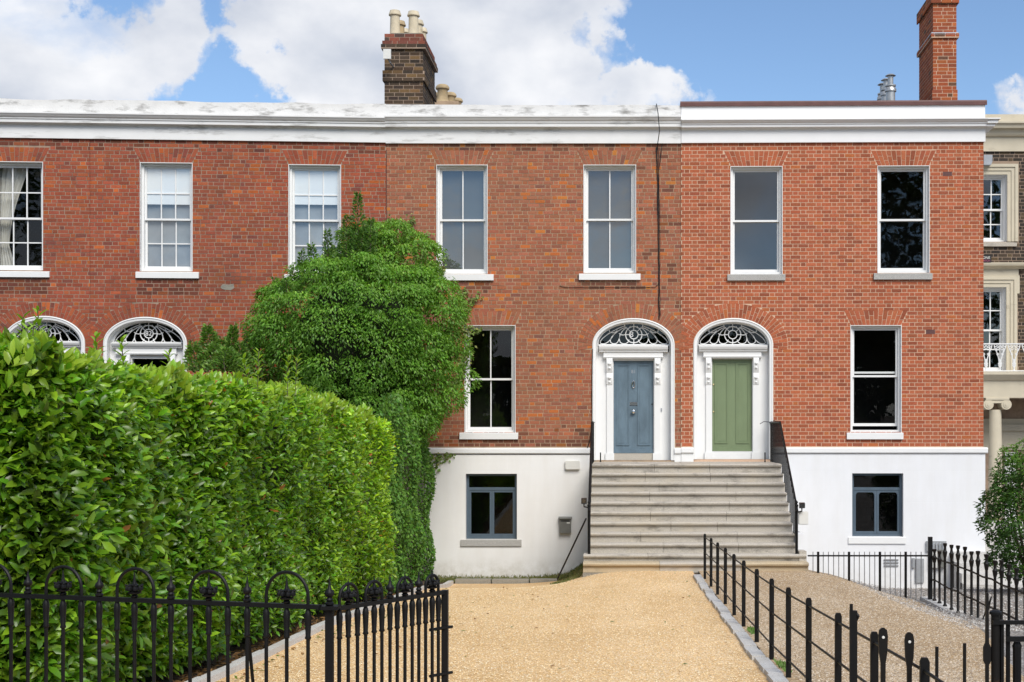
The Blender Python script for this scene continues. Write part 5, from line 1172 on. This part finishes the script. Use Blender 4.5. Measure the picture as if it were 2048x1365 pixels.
# ---- round tree in front of the houses
TC = np.array([-5.2, -2.15, 4.55]); TRAD = np.array([2.3, 1.85, 1.75])
tree = empty('broadleaf_tree', (-5.3, -1.9, -.5)); tag(tree, 'dense round evergreen tree with drooping leaves hiding the left houses', 'tree')
def bumps(u, seedv):
    r_ = np.random.default_rng(seedv); c = norm(r_.normal(size=(46, 3))); amp = r_.uniform(.06, .24, 46); w_ = r_.uniform(.16, .34, 46); o = np.zeros(len(u))
    for k in range(46): o += amp[k]*np.exp(-np.sum((u-c[k])**2, 1)/(2*w_[k]**2))
    return o
def crown(centre, rad, n_tuft, per, ln, wd, base, alt, seedv, flat_bottom=None, inner=.10):
    u = norm(rng.normal(size=(n_tuft, 3))); u = u[(u[:, 1] < .75)]
    bmp = bumps(u, seedv); shell = 1-np.abs(rng.normal(0, inner, len(u))); r_ = (.72+bmp*.9)*shell
    c = centre+u*rad*r_[:, None]
    if flat_bottom is not None: c[:, 2] = np.maximum(c[:, 2], flat_bottom+rng.uniform(0, .3, len(c)))
    out = norm(u/rad)
    Pn = np.repeat(c, per, 0)+rng.normal(0, .055, (len(c)*per, 3)); On = np.repeat(out, per, 0); n = len(Pn)
    az_ = rng.random(n)*2*math.pi; side = np.stack([np.cos(az_), np.sin(az_), np.zeros(n)], 1)
    A_ = side*.8+On*.55+np.array([0, 0, -.55])+rng.normal(0, .2, (n, 3)); N_ = On*.55+np.array([0, -.12, .75])+rng.normal(0, .28, (n, 3))
    top_light = np.repeat(np.clip(bmp*3.5-.35, 0, 1)*(.5+.5*np.clip(out[:, 2]+.3, 0, 1)), per)[:, None]
    C_ = tint(n, base, .30, alt, .10)*(1+.5*top_light)
    return Pn, A_, N_, rng.uniform(*ln, n), rng.uniform(*wd, n), C_
def clumps(centre, rad, n_cl, per, R_, ln, wd, base, alt, seedv, zmin=None, ymax=.55, dr=.42):
    """foliage built of overlapping drooping domes, light from above painted into the colour of their tops"""
    r_ = np.random.default_rng(seedv); u = []
    while len(u) < n_cl:                      # evenly spread over the crown's surface
        c = r_.normal(size=(24, 3)); c = norm(c); c = c[c[:, 1] < ymax]
        if not len(u): u.append(c[0]); continue
        d = np.min(np.linalg.norm(c[:, None]-np.array(u)[None], axis=2), axis=1); u.append(c[np.argmax(d)])
    u = np.array(u); cen = centre+u*rad*r_.uniform(.74, 1.0, (n_cl, 1))
    if zmin is not None: cen[:, 2] = np.maximum(cen[:, 2], zmin+r_.uniform(0, .35, n_cl))
    out = norm(u/rad); rr = r_.uniform(*R_, n_cl)
    n = n_cl*per; O = np.repeat(out, per, 0); C0 = np.repeat(cen, per, 0); Rr = np.repeat(rr, per)[:, None]
    d = norm(rng.normal(size=(n, 3))+O*.75+np.array([0, 0, .55])); k = rng.uniform(.55, 1.0, (n, 1))**.5
    P_ = C0+d*Rr*k*np.array([1.1, 1.0, .85])+rng.normal(0, .02, (n, 3))
    fl = d*np.array([1, 1, .25]); A_ = fl*.75+np.array([0, 0, -dr])+rng.normal(0, .3, (n, 3)); N_ = d*.75+np.array([0, -.1, .5])+rng.normal(0, .25, (n, 3))
    top_light = np.clip(d[:, 2:3]*.9-.1, 0, 1)*np.repeat(r_.uniform(.2, 1, (n_cl, 1)), per, 0)  # upward side of each clump painted brighter, as if lit from above
    C_ = tint(n, base, .28, alt, .08)*(1+.55*top_light)*np.array([1.12, 1.0, .9])[None]**top_light
    return P_, A_, N_, rng.uniform(*ln, n), rng.uniform(*wd, n), C_
LN, WD = (.055, .09), (.027, .038)
TC = np.array([-5.15, -2.1, 4.40]); TRAD = np.array([1.95, 1.6, 1.55])
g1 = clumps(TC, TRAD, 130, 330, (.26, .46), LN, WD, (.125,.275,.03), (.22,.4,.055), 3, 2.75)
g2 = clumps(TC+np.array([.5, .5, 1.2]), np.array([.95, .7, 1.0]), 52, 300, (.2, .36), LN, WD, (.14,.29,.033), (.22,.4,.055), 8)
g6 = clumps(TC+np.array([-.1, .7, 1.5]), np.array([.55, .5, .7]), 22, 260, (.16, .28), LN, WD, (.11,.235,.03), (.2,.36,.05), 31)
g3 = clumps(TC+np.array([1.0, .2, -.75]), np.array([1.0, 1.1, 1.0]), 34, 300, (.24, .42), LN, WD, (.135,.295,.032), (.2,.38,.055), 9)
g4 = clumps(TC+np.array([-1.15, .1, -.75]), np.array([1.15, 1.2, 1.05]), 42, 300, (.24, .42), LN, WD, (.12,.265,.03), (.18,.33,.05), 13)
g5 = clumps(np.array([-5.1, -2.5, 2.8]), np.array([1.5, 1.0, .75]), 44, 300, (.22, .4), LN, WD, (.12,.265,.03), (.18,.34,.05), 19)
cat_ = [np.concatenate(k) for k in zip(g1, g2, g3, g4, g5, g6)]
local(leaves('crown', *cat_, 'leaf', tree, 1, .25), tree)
def wall_out(p): return p
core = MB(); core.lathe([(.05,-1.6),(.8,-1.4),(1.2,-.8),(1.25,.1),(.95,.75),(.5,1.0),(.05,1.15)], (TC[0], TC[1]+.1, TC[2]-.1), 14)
o = core.build('dark_core', M['core_dark'], tree, True); local(o, tree)  # solid dark filling put inside the crown so nothing shows through
tk = MB(); base = Vector((-5.25, -1.95, -.6)); tk.tube([base, base+Vector((.05,0,1.6)), base+Vector((.1,-.1,3.4)), base+Vector((.2,-.1,5.6))], [.2,.16,.13,.06], 10)
for k in range(9):
    q = k*2.4; z_ = 2.9+.28*k; tk.tube([base+Vector((.1,-.1,z_)), base+Vector((.1+.7*math.cos(q), -.1+.6*math.sin(q), z_+.7)), base+Vector((.1+1.5*math.cos(q), -.1+1.2*math.sin(q), z_+1.1))], [.06,.04,.015], 6)
local(tk.build('trunk', M['bark'], tree, True), tree)
# ---- upright sprigs standing above it (a second, darker shrub)
def sprig_shrub(name, label, sprigs, base, alt, ln, wd, m, seedv, per_m=170):
    e = empty(name, Vector((sprigs[0][0].x, sprigs[0][0].y, -.5))); tag(e, label, 'shrub')
    st = MB(); Pp, Aa, Na = [], [], []
    for a, b, rad in sprigs:
        st.tube([a, a.lerp(b, .5)+Vector((rng.normal(0, .03), 0, 0)), b], [.014, .009, .004], 5); m_ = int((b-a).length*per_m)
        for k in range(m_):
            f_ = rng.random()**.85; q = rng.random()*2*math.pi; r_ = rad*(1-f_)**.7*rng.random()**.5+.015; p = a.lerp(b, f_)
            Pp.append((p.x+r_*math.cos(q), p.y+r_*math.sin(q)*.8, p.z+rng.normal(0, .03))); Aa.append((math.cos(q)*.8, math.sin(q)*.8, rng.uniform(.1, 1.1))); Na.append((rng.normal(0,.4), rng.normal(-.5,.4), rng.uniform(.2,1)))
    n = len(Pp); local(leaves('foliage', np.array(Pp), np.array(Aa), np.array(Na), rng.uniform(*ln, n), rng.uniform(*wd, n), tint(n, base, .35, alt, .2), m, e, 1), e)
    local(st.build('stems', M['bark'], e, kind='stuff'), e); return e
Ds = 26.3
Ds = 25.2
sp = [(ray(716,560,Ds), ray(716,388,Ds), .22), (ray(690,560,Ds), ray(694,432,Ds), .20), (ray(735,560,Ds), ray(742,440,Ds), .20), (ray(660,570,Ds), ray(655,462,Ds), .14), (ray(640,580,Ds), ray(622,490,Ds), .16), (ray(600,600,Ds), ray(585,545,Ds), .16), (ray(575,610,Ds), ray(548,560,Ds), .08), (ray(700,520,Ds), ray(712,450,Ds), .3), (ray(720,520,Ds), ray(728,460,Ds), .3), (ray(612,590,Ds), ray(603,505,Ds), .14), (ray(582,620,Ds-.6), ray(572,560,Ds-.6), .2)]
sprig_shrub('upright_shrub', 'upright dark green sprigs rising above round tree before left windows', sp, (.085,.185,.03), (.17,.29,.055), (.055,.09), (.022,.034), 'leaf', 4, 460)
sp = [(ray(430,745,24.5), ray(415,655,24.5), .35), (ray(455,745,24.5), ray(468,655,24.5), .16), (ray(400,745,24.3), ray(385,690,24.3), .3), (ray(440,745,24.6), ray(445,680,24.6), .45), (ray(470,745,24.5), ray(480,690,24.5), .35), (ray(415,745,24.3), ray(430,690,24.3), .4), (ray(450,745,24.0), ray(455,700,24.0), .5)]
sprig_shrub('garden_shrub', 'small leafy shrub behind the hedge right of doorway 82', sp, (.12,.24,.035), (.2,.32,.06), (.05,.09), (.024,.04), 'leaf', 5, 1300)
# ---- ivy: the clad garden wall and the runners on the bricks
iv = empty('ivy_wall', (-3.95, -3.4, -.3)); tag(iv, 'garden wall clad in dark small-leaved ivy behind the hedge end', 'ivy')
n = 21000; D = 20.2+(27.55-20.2)*rng.random(n); zg = ground_z(-4, D); zt = 3.05+.12*np.sin(D*2.3)+.25*ss(D, 24, 27); z = zg+(zt-zg)*rng.random(n)
xw = np.interp(D, [20, 21.5, 24, 27.6], [-3.72, -3.80, -3.93, -3.98]); x = xw+.10*np.sin(D*3.3+z*1.2)+.07*np.sin(z*4.1+D)-.10*np.clip((1.2-z)/1.6, 0, 1)*np.clip((D-25)/2, 0, 1)-np.abs(rng.normal(0, .06, n))
P = np.stack([x, D-D0, z], 1); A = np.stack([rng.normal(.45,.4,n), rng.normal(-.2,.6,n), rng.normal(-.5,.5,n)], 1); Nn = np.stack([rng.normal(.8,.35,n), rng.normal(-.45,.4,n), rng.normal(.55,.35,n)], 1)
local(leaves('foliage', P, A, Nn, rng.uniform(.05,.085,n), rng.uniform(.038,.06,n), tint(n, (.085,.2,.024), .4, (.15,.3,.04), .2), 'ivy', iv, 1), iv)
MB().box(-.32, -.2, 0, 6.9, -.3, 2.6).build('wall', M['concrete'], iv, False, (0, -3.5, -.2))
rn = empty('ivy_runners', (-4, -.05, 3)); tag(rn, 'yellowish ivy runners climbing the bricks beside the round tree', 'ivy')
runs = [[(778,540),(781,490),(783,435)], [(800,520),(812,470),(820,455),(823,432)], [(838,560),(846,520),(853,480),(856,468)], [(850,560),(862,530),(880,520)], [(835,545),(842,520),(850,500)], [(868,565),(880,545),(886,522)],
        [(915,640),(925,600),(932,575)], [(918,640),(935,610),(960,588)], [(920,655),(932,660),(940,690),(935,715)], [(905,780),(915,755),(925,735),(932,700)], [(885,815),(900,785),(918,765),(928,740)], [(870,835),(885,805),(897,795),(905,770)], [(930,652),(950,660),(962,662)], [(868,915),(885,912),(904,914)], [(868,908),(875,925),(872,935)]]
st = MB(); Pp = []
for r_ in runs:
    pts = [FB.uv(x_, y_, .02) for x_, y_ in r_]; path = [(FB.o.x+u, -.03, z_) for u, z_ in pts]; st.tube(path, .006, 5)
    for k in range(len(path)-1):
        a, b = Vector(path[k]), Vector(path[k+1]); m_ = int((b-a).length*130)+3
        for q in range(m_): p = a.lerp(b, rng.random()); Pp.append((p.x+rng.normal(0, .045), -.03-abs(rng.normal(0, .03)), p.z+rng.normal(0, .045)))
Pp = np.array(Pp); n = len(Pp)
local(leaves('foliage', Pp, np.stack([rng.normal(0,.7,n), rng.normal(-.3,.2,n), rng.normal(-.4,.5,n)], 1), np.stack([rng.normal(0,.3,n), rng.normal(-1,.2,n), rng.normal(.4,.3,n)], 1), rng.uniform(.045,.08,n), rng.uniform(.04,.065,n), tint(n, (.15,.23,.045), .35, (.27,.27,.09), .3), 'ivy', rn, 1), rn)
local(st.build('stems', M['bark'], rn, kind='stuff'), rn)
# ---- shrub at the right edge
RC = np.array([7.12, 22.3-D0, 1.05])
rs = empty('garden_shrub', (RC[0], RC[1], -.5)); tag(rs, 'bushy dark green shrub in front of columned porch at right edge', 'shrub')
g = [np.concatenate(k) for k in zip(clumps(RC, np.array([.75, .7, 1.0]), 60, 190, (.14, .3), (.05,.08), (.026,.04), (.05,.12,.018), (.12,.23,.04), 21, ymax=1, dr=.05), clumps(RC+np.array([-.1,0,.65]), np.array([.5,.45,.55]), 18, 130, (.12, .24), (.05,.085), (.024,.036), (.09,.19,.026), (.17,.3,.045), 22, ymax=1, dr=-.1), clumps(RC+np.array([-.3,-.1,-.35]), np.array([.5,.5,.8]), 26, 130, (.12, .24), (.05,.085), (.024,.036), (.045,.11,.017), (.1,.2,.035), 23, ymax=1, dr=.05))]
local(leaves('crown', *g, 'leaf', rs, 1, .2), rs)
tk = MB()
for k in range(7): q = k*.9; tk.tube([(RC[0]+.05*math.cos(q), RC[1]+.05*math.sin(q), -.35), (RC[0]+.3*math.cos(q), RC[1]+.3*math.sin(q), .6), (RC[0]+.5*math.cos(q), RC[1]+.45*math.sin(q), 1.5)], [.035,.025,.01], 6)
local(tk.build('trunk', M['bark'], rs, True), rs)
# ---- street trees behind the viewer, seen in the window panes
def street_tree(x, y, hgt, rad, k):
    e = empty('street_tree', (x, y, .8)); tag(e, 'large dark street tree reflected in the window panes', 'tree', 'street trees reflected in the windows')
    n = 4200; u = norm(rng.normal(size=(n, 3))); r_ = (.75+bumps(u, 40+k))*(1-np.abs(rng.normal(0, .18, n))); c = np.array([0, 0, hgt*.58])+u*np.array([rad, rad, hgt*.42])*r_[:, None]
    leaves('crown', c, rng.normal(size=(n, 3)), rng.normal(size=(n, 3))+np.array([0,0,.6]), rng.uniform(.45,.8,n), rng.uniform(.3,.5,n), tint(n, (.035,.07,.018), .3), 'ivy', e, 1)
    MB().tube([(0,0,-.1),(.1,0,hgt*.3),(0,.1,hgt*.75)], [.32,.26,.08], 8).build('trunk', M['bark'], e, True)
for k, (x, y, hgt, rad) in enumerate([(-62,-58,13,7),(-48,-55,15,8),(-38,-57,25,8),(-24,-56,9.5,6),(-14,-55,8.5,5.5),(-5,-57,8.0,5.5),(4,-56,8.2,5.5),(12,-57,9.5,5),(19.5,-55,26,7),(33,-57,15,7),(44,-56,12,7)]): street_tree(x, y, hgt, rad, k)

# ------------------------------------------------------------------ loose stones, moss and fallen leaves
def pebbles(name, x0, x1, D_0, D_1, n, r, cols_, m, label, edge=None):
    D = D_0+(D_1-D_0)*rng.random(n)**1.25; x = x0+(x1-x0)*rng.random(n) if edge is None else np.array([edge(d)[0]+.1+(edge(d)[1]-edge(d)[0]-.15)*rng.random() for d in D]); z = ground_z(x, D)
    t = np.array([(1,0,0),(-.5,.87,0),(-.5,-.87,0),(.1,.1,.75),(0,0,-.5)]); tri = np.array([(0,1,3),(1,2,3),(2,0,3)], np.int32); k = 5
    q = rng.random(n)*6.28; sx = rng.uniform(.6, 1.3, n)*r; sy = rng.uniform(.5, 1, n)*r; sz = rng.uniform(.4, 1.0, n)*r
    V = np.empty((n, k, 3), np.float32); jit = rng.uniform(.75, 1.25, (n, k, 3))
    for i in range(k):
        a, b, c = t[i][0]*sx*jit[:, i, 0], t[i][1]*sy*jit[:, i, 1], t[i][2]*sz*jit[:, i, 2]; V[:, i, 0] = x+a*np.cos(q)-b*np.sin(q); V[:, i, 1] = D-D0+a*np.sin(q)+b*np.cos(q); V[:, i, 2] = z+c+.006
    Fa = (np.arange(n, dtype=np.int32)[:, None, None]*k+tri[None]).reshape(-1); nf = len(Fa)//3
    me = bpy.data.meshes.new(name); me.vertices.add(n*k); me.vertices.foreach_set('co', V.ravel()); me.loops.add(nf*3); me.loops.foreach_set('vertex_index', Fa); me.polygons.add(nf); me.polygons.foreach_set('loop_start', np.arange(0, nf*3, 3, dtype=np.int32)); me.materials.append(M[m]); me.update(calc_edges=True)
    ci = rng.integers(0, len(cols_), n); C = np.array(cols_)[ci]*(1+rng.uniform(-.2, .2, (n, 1))); cc = np.ones((n, k, 4), np.float32); cc[:, :, :3] = C[:, None]
    at = me.color_attributes.new('Col', 'FLOAT_COLOR', 'POINT'); at.data.foreach_set('color', cc.ravel())
    return tag(link(name, me), label, 'gravel', None, 'stuff')
m = mat('stone_chip', (.5,.4,.3), .85, .2); t = NT(m); t.color(t.attr('Col')); M['stone_chip'] = m
pebbles('loose_gravel', -3.3, KX-.1, 8.8, 24.5, 70000, .0105, [(.68,.46,.22),(.78,.56,.29),(.82,.62,.36),(.85,.72,.5),(.56,.37,.18),(.8,.6,.34)], 'stone_chip', 'golden pea gravel strewn over the left drive')
pebbles('loose_gravel', 0, 0, 7.5, 22.8, 40000, .011, [(.34,.25,.155),(.5,.38,.255),(.56,.45,.33),(.66,.58,.47),(.26,.2,.15)], 'stone_chip', 'brown and grey gravel strewn over the right drive', brown_edge)
pebbles('loose_gravel', 4.0, 8, 15, 24.5, 12000, .018, [(.35,.32,.28),(.5,.47,.43),(.62,.6,.56),(.2,.18,.16),(.3,.24,.19)], 'stone_chip', 'coarse grey stones beside the rusty right railing')
def litter(name, label, P, ln, wd, cols_, cat, upright=False):
    n = len(P); C = np.array(cols_)[rng.integers(0, len(cols_), n)].astype(np.float32)
    A = np.stack([rng.normal(0,1,n), rng.normal(0,1,n), rng.normal(.1,.15,n)+(2.2 if upright else 0)], 1); Nn = np.stack([rng.normal(0,.3,n), rng.normal(0,.3,n)-(1 if upright else 0), np.ones(n)], 1)
    o = leaves(name, P, A, Nn, rng.uniform(*ln, n), rng.uniform(*wd, n), C, 'ivy', None, 1, .1, 'stuff'); tag(o, label, cat)
n = 240; x = rng.uniform(-3.3, 1.2, n); D = rng.uniform(9, 23, n); x[:170] = -3.33+np.abs(rng.normal(0, .22, 170))
litter('fallen_leaves', 'scattered fallen leaves on the golden gravel', np.stack([x, D-D0, ground_z(x, D)+.018], 1), (.04,.08), (.02,.035), [(.09,.16,.03),(.3,.16,.05),(.22,.1,.035),(.14,.2,.04)], 'leaves')
n = 2600; D = rng.uniform(7.5, 26, n); x = -3.46-np.abs(rng.normal(0, .16, n))
litter('leaf_litter', 'brown leaf litter and soil at the foot of the hedge', np.stack([x, D-D0, ground_z(x, D)+.015], 1), (.05,.1), (.025,.04), [(.15,.085,.04),(.22,.12,.05),(.09,.055,.03),(.3,.17,.07)], 'leaves')
n = 5200; x = rng.uniform(-3.9, -.75, n); y = -1.06+np.abs(rng.normal(0, .38, n)); x2 = rng.uniform(-1.25, -.7, n//4); y2 = rng.uniform(-4.3, -1.2, n//4); x = np.concatenate([x, x2]); y = np.concatenate([y, y2])
litter('grass_strip', 'thin mossy grass strip below the white basement wall', np.stack([x, np.minimum(y, -.05), ground_z(x, y+D0)-.01], 1), (.03,.09), (.008,.016), [(.11,.14,.03),(.17,.17,.05),(.22,.19,.07),(.07,.1,.025)], 'grass', True)
n = 260; D = rng.choice([8.6, 9.4, 10.1, 11.7, 14.5], n)+rng.normal(0, .16, n); x = KX+.14+np.abs(rng.normal(0, .04, n))
litter('weeds', 'small green weeds along the granite kerb', np.stack([x, D-D0, ground_z(x, D)], 1), (.03,.07), (.015,.03), [(.10,.19,.035),(.14,.24,.05)], 'weeds', True)
